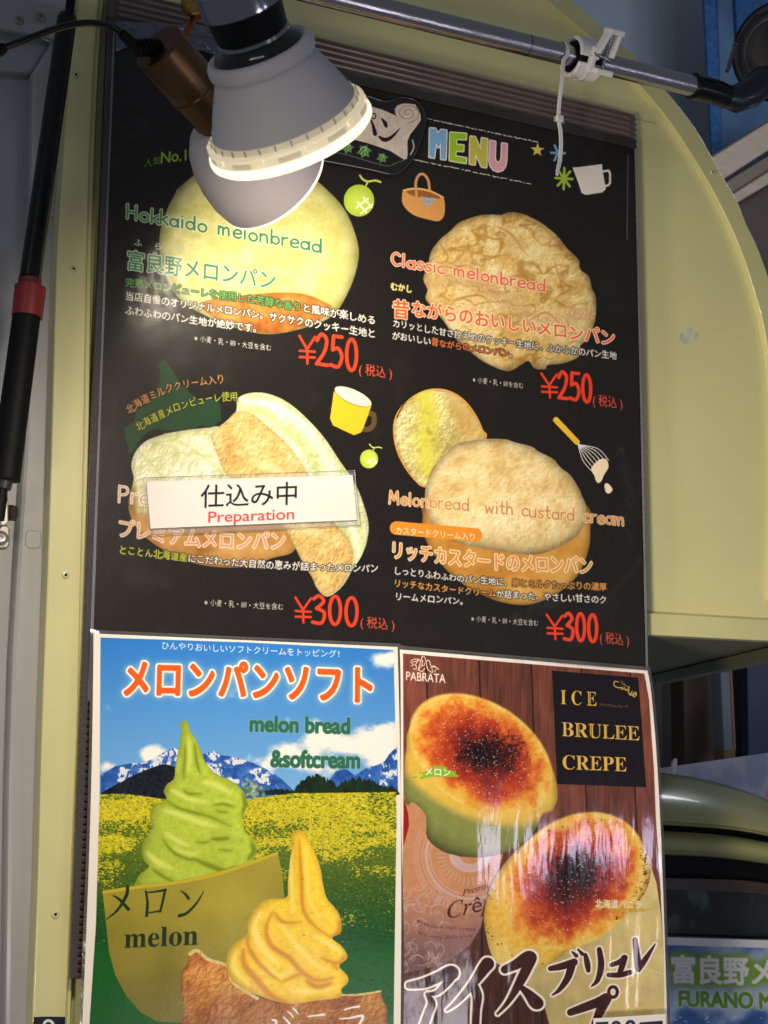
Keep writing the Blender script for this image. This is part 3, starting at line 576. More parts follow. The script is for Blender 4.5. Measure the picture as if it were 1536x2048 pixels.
    # paper wrap of the melon cone
    m = cv.poly(z2([(105, 376), (260, 352), (450, 330), (600, 300), (730, 262), (830, 225), (920, 193), (940, 290), (952, 402), (900, 500), (800, 700), (600, 1000), (470, 990), (360, 985), (280, 940), (215, 865), (165, 770), (135, 660), (120, 520)]), 0)
    cv.paint(m, lambda X, Y: C(152, 140, 50) * (1 + .09 * (fbm(X, Y, 3, 3, 2)[..., None] - .5) + .25 * (fbm(X, Y, 80, 2, 3)[..., None] - .5)) * (1.06 - .26 * sstep(1790, 2040, Y))[..., None])
    cv.paint(cv.brush([[tuple(q) + (3.2,) for q in crom(z2([(110, 382), (260, 360), (450, 338), (600, 308), (730, 270), (915, 202)]), 5)]]), C(214, 190, 44), .6)
    DG = C(30, 48, 24)
    br = lambda q: [tuple(p[:2]) + (p[2],) for p in crom(z2(q), 6)]
    cv.paint(cv.brush([br([(222, 358, 3), (215, 400, 3.4), (175, 465, 2.4), (124, 508, .8)]), br([(155, 398, 1.2), (185, 418, 2.6), (225, 462, 3.4)]),
                       br([(306, 378, 2), (314, 430, 2.6), (310, 492, 3)]), br([(306, 385, 1.4), (350, 380, 1.8), (398, 372, 2.6)]), br([(396, 372, 2.6), (384, 430, 2.4), (372, 474, 2)]), br([(318, 478, 1.4), (350, 474, 1.6), (378, 468, 1.8)]),
                       br([(468, 375, 1), (490, 392, 2.4), (505, 412, 3)]), br([(462, 492, 3.4), (500, 478, 2.6), (545, 430, 2), (576, 378, .7)])]), DG)
    cv.text('𝐦𝐞𝐥𝐨𝐧', [(247, 1896), (397, 1889)], 57, DG, wt=.5)
    # yellow soft cream in bread
    z7 = lambda p: zc(p, 360, 1640, 3.491)
    m = cv.poly(z7([(60, 940), (120, 908), (160, 930), (200, 970), (260, 990), (330, 1020), (370, 1130), (540, 1230), (700, 1270), (950, 1250), (1120, 1222), (1180, 1214), (1240, 1216), (1400, 1194), (1418, 1260), (1450, 1310), (1440, 1800), (0, 1800), (-5, 1440), (25, 1360), (18, 1280), (2, 1190), (10, 1060), (60, 990)]), 0)
    bread(cv, m, C(216, 128, 38), C(168, 82, 22), C(234, 166, 74), 7, 1.6, 8, 3, .3, lambda X, Y: 1.04 - .25 * sstep(1900, 2060, Y))
    for q, w in [([(70, 935), (120, 912), (200, 975), (330, 1022), (372, 1135), (540, 1245)], 3.5), ([(1130, 1222), (1240, 1220), (1400, 1196)], 2.2)]:
        b = cv.brush([[tuple(p) + (w,) for p in crom(z7(q), 6)]]); b.a *= .4 + fbm(*cv.XY(b), 3, 2, 1) * .8; b.a = b.a.clip(0, 1); cv.paint(b, C(232, 208, 140))
    swirl(z7([(825, 70), (862, 84), (900, 140), (930, 200), (962, 275), (985, 360), (1000, 450), (1025, 545), (1078, 608), (1112, 660), (1128, 735), (1118, 790), (1062, 825), (1120, 872), (1160, 925), (1165, 970), (1112, 1020), (1168, 1085), (1172, 1135), (1128, 1180), (1118, 1238), (950, 1262), (780, 1285), (640, 1258), (520, 1215), (430, 1170), (365, 1120), (325, 1030), (332, 930), (385, 860), (470, 795), (472, 720), (525, 615), (610, 552), (742, 540), (752, 440), (768, 280), (785, 170), (772, 110), (795, 76)]),
          C(248, 206, 58), C(206, 140, 30), C(255, 234, 124),
          zl([([(830, 130), (838, 260), (848, 420), (860, 620), (930, 730), (1050, 820)], 4.5), ([(660, 640), (690, 690), (740, 715), (850, 715)], 4), ([(640, 650), (600, 760), (640, 880), (760, 960), (850, 1060), (960, 1120), (1070, 1100)], 6.5), ([(480, 800), (470, 860), (520, 960), (590, 1040), (700, 1130)], 5), ([(440, 900), (450, 1010), (540, 1120), (640, 1230), (760, 1280)], 8), ([(720, 1130), (800, 1090), (850, 1075)], 3.5), ([(1060, 1010), (1100, 1040)], 4), ([(880, 1120), (960, 1165), (1060, 1140)], 6), ([(1110, 700), (1110, 780), (1050, 815)], 5), ([(1150, 950), (1100, 1000), (980, 960)], 4)], z7),
          zl([([(870, 180), (885, 400), (905, 560), (990, 700)], 3.5), ([(560, 640), (520, 760), (580, 900), (700, 1020)], 7), ([(700, 720), (800, 860), (940, 1000), (1040, 1060)], 5), ([(390, 920), (380, 1040), (480, 1150)], 6), ([(780, 200), (775, 420), (790, 640)], 4), ([(930, 800), (1060, 880), (1130, 930)], 5), ([(760, 1180), (900, 1200), (1080, 1170)], 6), ([(600, 1000), (690, 1090), (790, 1040)], 4)], z7), 5, None)
    rr = random.Random(3)
    for x, y in [(858, 415), (922, 648), (705, 612), (662, 815), (535, 662), (790, 868), (865, 800), (872, 806), (856, 808), (1022, 884), (922, 966), (575, 780), (572, 800), (458, 692), (295, 950), (800, 1180), (640, 1150)]:
        cv.paint(cv.brush([[z7([(x, y)])[0] + (.9,)]]), C(90, 60, 20), .8)
    bw = lambda q: [tuple(p) for p in crom(z7(q), 6)]
    cv.paint(cv.brush([bw([(645, 1395, 2), (672, 1410, 2.6), (650, 1480, 1.6), (600, 1560, 1)]), bw([(722, 1375, 1.4), (770, 1430, 2.6), (800, 1500, 3)]), bw([(750, 1335, 1), (772, 1352, 1.8), (790, 1378, 1.4)]), bw([(785, 1310, 1), (806, 1330, 1.8), (822, 1352, 1.4)]),
                       bw([(895, 1372, 1.6), (950, 1365, 1.8), (1005, 1358, 2.6)]), bw([(880, 1520, 2), (1020, 1500, 3)]), bw([(1150, 1325, 1.6), (1200, 1310, 1.8), (1250, 1302, 2.4)]),
                       bw([(1118, 1388, 1.4), (1190, 1382, 2), (1275, 1368, 3), (1250, 1430, 2.6), (1190, 1500, 1.4)])]), C(240, 232, 240))
    # headings
    cv.text('ひんやりおいしいソフトクリームをトッピング！', [(322, 1297), (500, 1306), (690, 1315)], 17, C(240, 246, 250), wt=.25)
    T = '𝐱'
    cv.text('メロンパンソフト', [(240, 1387), (495, 1392), (754, 1402)], 82, C(232, 92, 34), (C(252, 246, 238), 4.2), (C(230, 236, 200), 9, .6), wt=3.1, xsc=.93, pad=40)
    GT = C(48, 108, 84)
    cv.text('melon bread', [(498, 1462), (701, 1467)], 45, GT, (C(205, 222, 215), .8), wt=2.3, pad=14)
    cv.text('&softcream', [(541, 1533), (721, 1536)], 47, GT, (C(205, 222, 215), .8), wt=2.3, pad=14)
    return cv

def paint_right():
    cv = Cv(785, 1280, 1360, 2190, 1.7, C(240, 230, 224))
    z = lambda p: zc(p, 780, 1280, 2.743); z4 = lambda p: zc(p, 780, 1620, 2.743)
    inner = cv.poly([(806, 1307), (1289, 1347), (1298, 1400), (1308, 1540), (1312, 1640), (1320, 1760), (1327, 1900), (1329, 2150), (802, 2150), (802, 2048), (807, 1620)])
    X, Y = cv.XY(inner); L = [(787 + 64 * 0 + 64, .030), (957.5, .075), (1063, .03), (1163, .04), (1261, .045)]
    lines = [851 + .04 * (Y - 1307), 957.5 + .035 * (Y - 1316) * (Y < 1500) + .035 * 184 * (Y >= 1500) * 1, 1063 + .03 * (Y - 1327), 1163 + .035 * (Y - 1335), 1261 + .04 * (Y - 1345)]
    pl = sum((X > l).astype(np.float32) for l in lines)
    tone = np.array([1.05, .96, .9, 1.0, .88, 1.05], np.float32)[pl.astype(int)]
    gr = fbm(X * 1.0 + pl * 37, Y * .06, 3.2, 4, 1); gr2 = fbm(X + pl * 11, Y * .25, 14, 3, 3)
    c = C(112, 62, 50)[None, None] * (tone * (.62 + .5 * gr + .3 * gr2) * (1.0 - .34 * sstep(1600, 2050, Y)))[..., None]
    d = np.min([np.abs(X - l) for l in lines], axis=0); c = c * (1 - .85 * np.exp(-(d / 1.3) ** 2))[..., None]
    cv.paint(inner, c)
    fi = np.zeros((cv.h, cv.w), np.float32); fi[inner.y:inner.y + inner.a.shape[0], inner.x:inner.x + inner.a.shape[1]] = inner.a
    clip = lambda m: Mk(m.x, m.y, m.a * fi[m.y:m.y + m.a.shape[0], m.x:m.x + m.a.shape[1]])
    # wrap of the first crepe with lace print
    m = clip(cv.poly(z4([(60, -80), (120, -60), (200, 20), (205, 150), (280, 220), (380, 255), (500, 262), (620, 240), (600, 320), (540, 420), (515, 560), (500, 640), (440, 740), (360, 800), (280, 850), (60, 900)]), 0))
    cv.paint(m, lambda X, Y: C(182, 128, 92) * (1.06 - .45 * sstep(1760, 1960, Y) + .12 * (fbm(X, Y, 10, 3, 2) - .5))[..., None] + sstep(1760, 1900, Y)[..., None] * C(0, 0, 22))
    LA = C(200, 178, 190); fm = np.zeros((cv.h, cv.w), np.float32); fm[m.y:m.y + m.a.shape[0], m.x:m.x + m.a.shape[1]] = m.a
    def lace(st, al=.6, col=LA):
        b = cv.brush(st); b.a = b.a * fm[b.y:b.y + b.a.shape[0], b.x:b.x + b.a.shape[1]]; cv.paint(b, col, al)
    cx, cy = z4([(440, 250)])[0]
    for R, w in [(88, 2.4), (80, 1.1), (96, 1.0)]: lace([[(cx + R * math.cos(a) * 1.0, cy + R * math.sin(a) * .98, w) for a in np.linspace(0, math.pi * 1.2, 50)]], .5)
    for k in range(46):
        a = math.pi * (k / 40); lace([[(cx + r * math.cos(a), cy + r * math.sin(a) * .8, .9 + (r == 40) * .8) for r in (22, 31, 40)]], .75)
        lace([[(cx + 88 * math.cos(a) + 3 * math.cos(t), cy + 88 * math.sin(a) + 3 * math.sin(t), .6) for t in np.linspace(0, 6.3, 9)]], .6)
        if k % 2: lace([[(cx + (50 + q) * math.cos(a + .06 * math.sin(q)), cy + (50 + q) * math.sin(a) * .9, 1.0) for q in (0, 6, 12, 16)]], .55)
        lace([[(cx + 108 * math.cos(a) + 5 * math.cos(t), cy + 108 * math.sin(a) + 7 * math.sin(t), .7) for t in np.linspace(0, 6.3, 10)]], .4)
    rr = random.Random(5)
    for _ in range(34):
        x, y = rr.uniform(806, 880), rr.uniform(1770, 1930); a = rr.uniform(0, 6.3)
        lace([[(x + r * math.cos(a + r * .07), y + r * math.sin(a + r * .07), 1.2) for r in (0, 6, 12, 18, 24)]], .42)
        lace([[(x + 4 * math.cos(t), y + 5 * math.sin(t), .8) for t in np.linspace(0, 6.3, 9)]], .4)
    cv.paint(clip(cv.poly(z4([(60, -120), (78, -60), (100, 20), (104, 90), (76, 190), (60, 210)]))), C(150, 30, 24))
    DB = C(72, 26, 18)
    cv.text('𝑃𝑟𝑒𝑚𝑖𝑢𝑚', [(925, 1792), (1000, 1768)], 17, DB, wt=.1)
    cv.text('𝐶𝑟ê𝑝𝑒', [(893, 1838), (1010, 1812)], 46, DB, wt=.4)
    cv.text('Premium rich crepe', [(834, 1846), (870, 1856), (952, 1862)], 11, C(84, 50, 70), wt=.2); cv.text("It's very delicious", [(836, 1868), (880, 1878), (945, 1874)], 11, C(84, 50, 70), wt=.2)
    # first crepe brulee
    o1 = z([(90, 590), (92, 520), (115, 470), (160, 425), (200, 380), (280, 352), (400, 350), (520, 374), (640, 420), (745, 500), (820, 590), (880, 680), (912, 780), (918, 870), (890, 935), (842, 945)]) + z4([(820, 60), (790, 115), (720, 190), (610, 240), (500, 260), (380, 252), (280, 222), (205, 155), (200, 80), (198, 55)]) + z([(196, 965), (170, 925), (125, 890), (98, 905), (82, 880), (76, 780), (80, 680)])
    m = clip(cv.poly(o1, 3)); X, Y = cv.XY(m)
    a_ = math.radians(34); u_ = ((X - 962) * math.cos(a_) + (Y - 1510) * math.sin(a_)) / 158; v_ = (-(X - 962) * math.sin(a_) + (Y - 1510) * math.cos(a_)) / 104; t = np.sqrt(u_ * u_ + v_ * v_) * (v_ > 0)
    c = C(222, 184, 78) + (C(132, 138, 74) - C(222, 184, 78)) * sstep(1.16, 1.42, t + .0015 * (Y - 1560))[..., None]
    c = c * (1 - .38 * sstep(1.5, 2.1, t))[..., None] * (1 + .1 * (fbm(X, Y, 8, 3, 1) - .5))[..., None]; ed = np.clip((blur(m.a, 22) - .5) * 2, 0, 1); c = c * (1 - .22 * (1 - ed))[..., None]
    cv.paint(m, c)
    def brulee(cx, cy, rx, ry, rot, seed, k=1.0, dk=(0, 0)):
        m = cv.ell(cx, cy, rx, ry, rot, 80); m.a = blur(m.a, 3); m = clip(m); X, Y = cv.XY(m); a = math.radians(rot)
        u = ((X - cx) * math.cos(a) + (Y - cy) * math.sin(a)) / rx; v = (-(X - cx) * math.sin(a) + (Y - cy) * math.cos(a)) / ry
        n1 = fbm(X, Y, 18, 4, seed); n2 = fbm(X, Y, 6, 3, seed + 1)
        r = np.sqrt(u * u + v * v) + (n1 - .5) * .42 + (n2 - .5) * .10
        st = [(-.1, C(44, 20, 26)), (.18, C(70, 24, 24)), (.42, C(138, 38, 26)), (.62, C(184, 66, 30)), (.76, C(216, 114, 44)), (.88, C(232, 164, 60)), (1.02, C(234, 200, 104)), (1.2, C(226, 190, 90))]
        c = np.stack([np.interp(r, [q[0] for q in st], [q[1][i] for q in st]) for i in range(3)], -1)
        d2 = np.hypot((X - cx - dk[0]) / (rx * .36), (Y - cy - dk[1]) / (ry * .34)) + (n2 - .5) * 1.6; c = c * (1 - .6 * (1 - sstep(.4, 1.3, d2)))[..., None]
        c = c * (1 + .16 * (fbm(X, Y, 3, 3, seed + 2) - .5))[..., None]
        cv.paint(m, c)
        rr = random.Random(seed)
        for _ in range(int(430 * k)):
            a_, q = rr.uniform(0, 6.3), rr.random() ** .6 * .74; x = cx + q * (rx * math.cos(a_) * math.cos(a) - ry * math.sin(a_) * math.sin(a)); y = cy + q * (rx * math.cos(a_) * math.sin(a) + ry * math.sin(a_) * math.cos(a))
            L_ = rr.uniform(.3, 2.4); b_ = rr.uniform(0, 3.1); cv.paint(cv.brush([[(x, y, rr.uniform(.35, 1.25)), (x + L_ * math.cos(b_), y + L_ * math.sin(b_), .4)]], 3), C(245, 214, 190), rr.uniform(.3, .95))
    brulee(962, 1510, 158, 104, 34, 3, 1.0, (22, -5))
    b = cv.brush([[tuple(q) + (6,) for q in crom(z([(100, 640), (180, 720), (330, 820), (480, 900), (640, 950), (780, 960), (870, 925)]), 6)]]); b.a = blur(b.a, 8); cv.paint(b, C(224, 180, 60), .6)
    # green splash
    rr = random.Random(2); sp = [[(850, 1548, 5), (880, 1545, 9), (905, 1548, 6), (916, 1553, 1)], [(832, 1554, 2), (822, 1556, .8)], [(838, 1545, 1), (860, 1550, 4), (842, 1556, 2)], [(870, 1536, 5), (892, 1537, 3)]]
    cv.paint(cv.brush(sp), C(132, 182, 42)); cv.text('メロン', [(849, 1549), (902, 1552)], 18, C(250, 248, 240), (C(110, 150, 50), .6), wt=.7)
    # second crepe: pale wrap then brulee top
    m = clip(cv.poly(z4([(1428, 300), (1462, 400), (1485, 560), (1500, 760), (1530, 1200), (1530, 1500), (900, 1500), (880, 1200), (840, 1050), (680, 880), (560, 830), (800, 800), (1100, 700)]), 0))
    cv.paint(m, lambda X, Y: C(206, 186, 126) * (.92 + .22 * (fbm(X, Y, 34, 3, 4) - .5) + .05 * (fbm(X, Y, 3, 2, 2) - .5) + .12 * sstep(1100, 1300, X))[..., None])
    b = cv.brush([[tuple(q) + (1.1,) for q in crom(z4([(1330, 860), (1400, 870), (1500, 900)]), 5)], [tuple(q) + (1.1,) for q in crom(z4([(1410, 840), (1340, 940), (1240, 1030), (1180, 1060)]), 5)]]); cv.paint(b, C(236, 216, 150), .7)
    m = clip(cv.poly(z4([(1150, 44), (1250, 62), (1340, 125), (1400, 215), (1430, 300), (1415, 420), (1350, 520), (1265, 600), (1165, 680), (1010, 745), (900, 830), (830, 870), (700, 870), (600, 850), (555, 790), (530, 700), (515, 600), (525, 500), (560, 400), (620, 305), (700, 215), (820, 130), (950, 78), (1050, 52)]), 4))
    f2 = np.zeros((cv.h, cv.w), np.float32); f2[m.y:m.y + m.a.shape[0], m.x:m.x + m.a.shape[1]] = m.a
    clip2 = lambda m: Mk(m.x, m.y, m.a * f2[m.y:m.y + m.a.shape[0], m.x:m.x + m.a.shape[1]])
    X, Y = cv.XY(m); cv.paint(m, C(228, 182, 72) * (1 + .2 * (fbm(X, Y, 7, 4, 3) - .5) - .25 * (1 - np.clip((blur(m.a, 16) - .5) * 2, 0, 1)))[..., None])
    cv.paint(Mk(m.x, m.y, m.a * sstep(1850, 1940, Y - .5 * (X - 1000))), C(220, 200, 124), .85)
    brulee(1148, 1762, 158, 122, -40, 6, 1.1, (5, -28))
    for _ in range(150):
        t = rr.uniform(-.25, .33) if rr.random() < .6 else rr.uniform(0, 1); a = math.radians(-40); th = 2 * math.pi * t; q = rr.uniform(.9, 1.0)
        x = 1138 + q * (190 * math.cos(th) * math.cos(a) - 142 * math.sin(th) * math.sin(a)); y = 1772 + q * (190 * math.cos(th) * math.sin(a) + 142 * math.sin(th) * math.cos(a))
        cv.paint(clip2(cv.ell(x, y, rr.uniform(.6, 3), rr.uniform(.6, 2.2), rr.uniform(0, 90), 10)), C(84, 44, 16), rr.uniform(.3, .9))
    for x, y, r in [(1384, 215, 4), (1400, 262, 6), (1398, 300, 5), (1404, 345, 7), (1396, 390, 5), (1372, 440, 4), (1282, 585, 4), (1258, 600, 5), (1340, 480, 3), (1300, 560, 3), (700, 225, 4), (880, 120, 4), (950, 95, 3), (560, 690, 4), (530, 640, 4), (1100, 60, 3), (1180, 52, 4), (1250, 75, 4)]:
        for _ in range(9):
            px_, py_ = z4([(x + rr.gauss(0, 12), y + rr.gauss(0, 15))])[0]; e = clip2(cv.ell(px_, py_, rr.uniform(.5, r * .55), rr.uniform(.5, r * .5), rr.uniform(0, 180), 9)); cv.paint(e, C(60, 32, 14), rr.uniform(.35, .9))
    cv.paint(cv.brush([[tuple(q) for q in z4([(1120, 545, 3), (1180, 520, 7), (1260, 545, 8), (1350, 545, 6), (1400, 550, 2), (1432, 541, 1)])]]), C(206, 158, 52), .85)
    cv.text('北海道バニラ', [(1190, 1814), (1284, 1817)], 19, C(250, 246, 236), (C(190, 140, 40), .7), wt=.6)
    # black title box
    m = cv.poly(z([(888, 168), (1362, 206), (1405, 808), (918, 790)])); cv.paint(m, C(22, 14, 18)); GD = C(222, 182, 84)
    def engr(t, p0, p1, em):
        cv.text(t, [p0, p1], em, GD, wt=.35)
    engr('𝐈 𝐂 𝐄', (1121, 1408), (1194, 1412), 41); engr('𝐁𝐑𝐔𝐋𝐄𝐄', (1123, 1472), (1280, 1481), 41); engr('𝐂𝐑𝐄𝐏𝐄', (1124, 1538), (1254, 1543), 41)
    for q in [[(1134.5, 1382), (1133.8, 1406)]]: cv.paint(cv.brush([[p + (.7,) for p in q]]), C(22, 14, 18))
    rr = random.Random(12)
    # thin engraved lines inside the thick stems
    for x, y in [(1180, 1411), (1133, 1472), (1157, 1474), (1183, 1476), (1214, 1478), (1238, 1479), (1264, 1480), (1155, 1539), (1184, 1540), (1207, 1541), (1232, 1542)]:
        cv.paint(cv.brush([[(x, y - 2, .65), (x - .6, y - 26, .65)]]), C(22, 14, 18), .8)
    cv.text('アイスブリュレクレープ', [(1198, 1412), (1256, 1416)], 6.5, C(190, 170, 130), jit=.05)
    sq = lambda q: [tuple(p) + (.9,) for p in crom(z(q), 5)]
    cv.paint(cv.brush([sq([(1252, 230), (1232, 228), (1230, 250), (1255, 262), (1275, 258)]), sq([(1265, 262), (1275, 272), (1285, 262), (1293, 276), (1300, 270), (1308, 284)]), sq([(1312, 255), (1308, 290)]), sq([(1320, 290), (1312, 296), (1322, 302), (1328, 280)]), sq([(1330, 300), (1345, 285), (1352, 300), (1338, 312), (1328, 300)]), sq([(1335, 305), (1350, 292)])]), GD)
    cv.text('Crêperie', [(1240, 1365), (1258, 1378)], 7, GD, rot=True)
    # maker's mark
    PK = C(246, 228, 216)
    cv.text('PABRATA', [(811, 1360), (891, 1366)], 25, PK, wt=.6)
    lg = lambda q: [tuple(p) + (.75,) for p in crom(zc(q, 740, 1220, 9.6), 5)]
    cv.paint(cv.brush([lg([(790, 1080), (830, 1050), (800, 1020), (790, 980), (850, 945), (930, 945), (975, 980), (1000, 905), (1035, 890), (1060, 920), (1075, 985), (1115, 960), (1150, 1000), (1170, 1070), (1240, 1080), (1320, 1140)]),
                       lg([(820, 1000), (900, 980), (930, 960), (880, 1040), (860, 1060)]), lg([(980, 970), (950, 1060), (920, 1160)]), lg([(1010, 960), (1000, 1040), (960, 1100), (940, 1150), (1000, 1180), (1050, 1120)]),
                       lg([(1060, 1010), (1040, 1060), (1000, 1070)]), lg([(1080, 1000), (1090, 1080), (1120, 1150), (1200, 1200), (1190, 1130)]), lg([(1250, 1090), (1200, 1100), (1160, 1110)]), lg([(1270, 1130), (1240, 1190)]), lg([(880, 1060), (890, 1130), (830, 1130)])]), PK)
    # big brush title
    b = lambda q: [tuple(p) for p in crom(z4(q), 8)]
    ti = [b([(105, 962, 6.5), (190, 948, 10), (270, 915, 10.5), (335, 890, 13), (352, 905, 8)]), b([(345, 905, 8), (310, 950, 7.5), (260, 1000, 5), (215, 1010, 3.5)]), b([(205, 1010, 3.5), (228, 1060, 7.5), (212, 1110, 8), (180, 1200, 8), (150, 1300, 6)]),
          b([(535, 845, 13), (515, 870, 12), (450, 960, 8), (370, 1050, 5), (312, 1098, 1.8)]), b([(455, 960, 9), (478, 1020, 9.5), (472, 1100, 8), (468, 1220, 7.5)]),
          b([(630, 875, 8), (690, 848, 10), (755, 810, 13), (778, 808, 10)]), b([(775, 815, 11), (720, 930, 9.5), (650, 1050, 5), (590, 1118, 2.2)]), b([(712, 965, 4), (760, 1010, 9), (800, 1055, 13), (815, 1060, 10)])]
    t2 = [b([(880, 870, 5), (940, 858, 7), (1010, 835, 7.5)]), b([(1000, 840, 8), (975, 920, 7), (930, 985, 4.5), (890, 1015, 1.5)]), b([(1000, 778, 2), (1022, 800, 4)]), b([(1032, 765, 2), (1055, 790, 4)]),
          b([(1072, 795, 4), (1082, 840, 6), (1088, 880, 4.5)]), b([(1148, 765, 5), (1158, 850, 6.5), (1140, 930, 5), (1105, 968, 1.5)]),
          b([(1215, 850, 4.5), (1255, 835, 5), (1290, 808, 5)]), b([(1285, 812, 6.5), (1272, 860, 6), (1258, 900, 5)]), b([(1200, 905, 4.5), (1260, 905, 5.5), (1318, 890, 5)]),
          b([(1345, 712, 5), (1352, 780, 6.5), (1362, 860, 7.5)]), b([(1362, 875, 5.5), (1400, 820, 5.5), (1455, 735, 1.2)]),
          b([(990, 1110, 7), (1060, 1085, 8.5), (1140, 1055, 9.5), (1185, 1035, 11)]), b([(1180, 1045, 11), (1150, 1110, 9), (1110, 1200, 6), (1060, 1280, 3)]), [tuple(q) + (3.4,) for q in [(1226 + 8.6 * math.cos(a), 1984 + 10.5 * math.sin(a)) for a in np.linspace(0, 2 * math.pi, 26)]]]
    m = cv.brush(ti, 20); m2 = cv.brush(t2, 20)
    for q in (m, m2): cv.paint(clip(Mk(q.x, q.y, dilate(q.a, (5.2 if q is m else 4.2) * cv.k))), C(246, 234, 226))
    for q in (m, m2): cv.paint(clip(q), lambda X, Y: C(62, 30, 26) * (1 + .5 * (fbm(X, Y, 20, 3, 1)[..., None] - .5)))
    return cv
# ------------------------------------------------------------------ builders
def lin(r, g, b):
    return tuple(((c / 255) / 12.92 if c <= 10 else (((c / 255) + .055) / 1.055) ** 2.4) for c in (r, g, b)) + (1,)
def mat(name, col, rough=.5, metal=0.0, bump=0, bscale=60, var=0, vscale=8, coat=0, emit=None, estr=0, stretch=None, alpha=1, rvar=0, dirt_or_reflection=None):
    m = bpy.data.materials.new(name); m.use_nodes = True; nt = m.node_tree; N = nt.nodes; L = nt.links
    p = N['Principled BSDF']; p.inputs['Base Color'].default_value = col; p.inputs['Roughness'].default_value = rough; p.inputs['Metallic'].default_value = metal
    p.inputs['Coat Weight'].default_value = coat; p.inputs['Coat Roughness'].default_value = .08; p.inputs['Alpha'].default_value = alpha
    if emit: p.inputs['Emission Color'].default_value = emit; p.inputs['Emission Strength'].default_value = estr
    tc = N.new('ShaderNodeTexCoord'); mp = N.new('ShaderNodeMapping'); L.new(tc.outputs['Object'], mp.inputs[0])
    if stretch: mp.inputs['Scale'].default_value = stretch
    def noise(s, det=4):
        n = N.new('ShaderNodeTexNoise'); n.inputs['Scale'].default_value = s; n.inputs['Detail'].default_value = det; L.new(mp.outputs[0], n.inputs[0]); return n
    if var:
        n = noise(vscale); r = N.new('ShaderNodeValToRGB'); r.color_ramp.elements[0].position = .3; r.color_ramp.elements[1].position = .7
        c = col; r.color_ramp.elements[0].color = tuple(x * (1 - var) for x in c[:3]) + (1,); r.color_ramp.elements[1].color = tuple(min(1, x * (1 + var)) for x in c[:3]) + (1,)
        L.new(n.outputs[0], r.inputs[0]); out = r.outputs[0]
        if dirt_or_reflection:
            n2 = noise(dirt_or_reflection[1], 6); r2 = N.new('ShaderNodeValToRGB'); r2.color_ramp.elements[0].position = dirt_or_reflection[2]; r2.color_ramp.elements[1].position = dirt_or_reflection[2] + .05
            L.new(n2.outputs[0], r2.inputs[0]); mx = N.new('ShaderNodeMixRGB'); mx.inputs[2].default_value = dirt_or_reflection[0]; L.new(r2.outputs[0], mx.inputs[0]); L.new(out, mx.inputs[1]); out = mx.outputs[0]
        L.new(out, p.inputs['Base Color'])
    if rvar:
        n = noise(vscale * 2); mr = N.new('ShaderNodeMapRange'); mr.inputs[3].default_value = max(.02, rough - rvar); mr.inputs[4].default_value = rough + rvar; L.new(n.outputs[0], mr.inputs[0]); L.new(mr.outputs[0], p.inputs['Roughness'])
    if bump:
        n = noise(bscale); b = N.new('ShaderNodeBump'); b.inputs['Strength'].default_value = bump; b.inputs['Distance'].default_value = .002; L.new(n.outputs[0], b.inputs['Height']); L.new(b.outputs[0], p.inputs['Normal'])
    return m
def print_mat(name, im, rough, waves, coat=.0, sheen=.5):
    m = bpy.data.materials.new(name); m.use_nodes = True; N = m.node_tree.nodes; L = m.node_tree.links; p = N['Principled BSDF']
    t = N.new('ShaderNodeTexImage'); t.image = im; t.interpolation = 'Cubic'; L.new(t.outputs[0], p.inputs['Base Color'])
    p.inputs['Roughness'].default_value = rough; p.inputs['Specular IOR Level'].default_value = sheen; p.inputs['Coat Weight'].default_value = coat; p.inputs['Coat Roughness'].default_value = .05
    tc = N.new('ShaderNodeTexCoord'); last = None
    for sc_, st, dist, strch in waves:
        mp = N.new('ShaderNodeMapping'); mp.inputs['Scale'].default_value = strch; L.new(tc.outputs['Object'], mp.inputs[0])
        n = N.new('ShaderNodeTexNoise'); n.inputs['Scale'].default_value = sc_; n.inputs['Detail'].default_value = 3; L.new(mp.outputs[0], n.inputs[0])
        b = N.new('ShaderNodeBump'); b.inputs['Strength'].default_value = st; b.inputs['Distance'].default_value = dist; L.new(n.outputs[0], b.inputs['Height'])
        if last: L.new(last.outputs[0], b.inputs['Normal'])
        last = b
    if last: L.new(last.outputs[0], p.inputs['Normal']); L.new(last.outputs[0], p.inputs['Coat Normal'])
    return m

def thing(name, label, cat, loc, group=None):
    o = bpy.data.objects.new(name, None); COL.objects.link(o); o.location = tuple(loc); o.empty_display_size = .02
    o['label'] = label; o['category'] = cat
    if group: o['group'] = group
    return o
def obj(name, v, f, m, parent=None, smooth=False, sharp=30):
    me = bpy.data.meshes.new(name); me.from_pydata([tuple(map(float, q)) for q in v], [], f); me.materials.append(m); me.validate()
    if smooth:
        me.polygons.foreach_set('use_smooth', [True] * len(me.polygons)); me.set_sharp_from_angle(angle=math.radians(sharp))
    o = bpy.data.objects.new(name, me); COL.objects.link(o)
    if parent is not None:
        o.parent = parent; t = parent; off = Vector((0, 0, 0))
        while t is not None: off += t.location; t = t.parent
        o.matrix_parent_inverse = Matrix.Translation(-off) if parent.type == 'EMPTY' else Matrix.Identity(4)
    return o
def tag(o, label, cat, group=None):
    o['label'] = label; o['category'] = cat
    if group: o['group'] = group
    return o
def struct(o): o['kind'] = 'structure'; return o
YV = np.array([0, 1.0, 0])
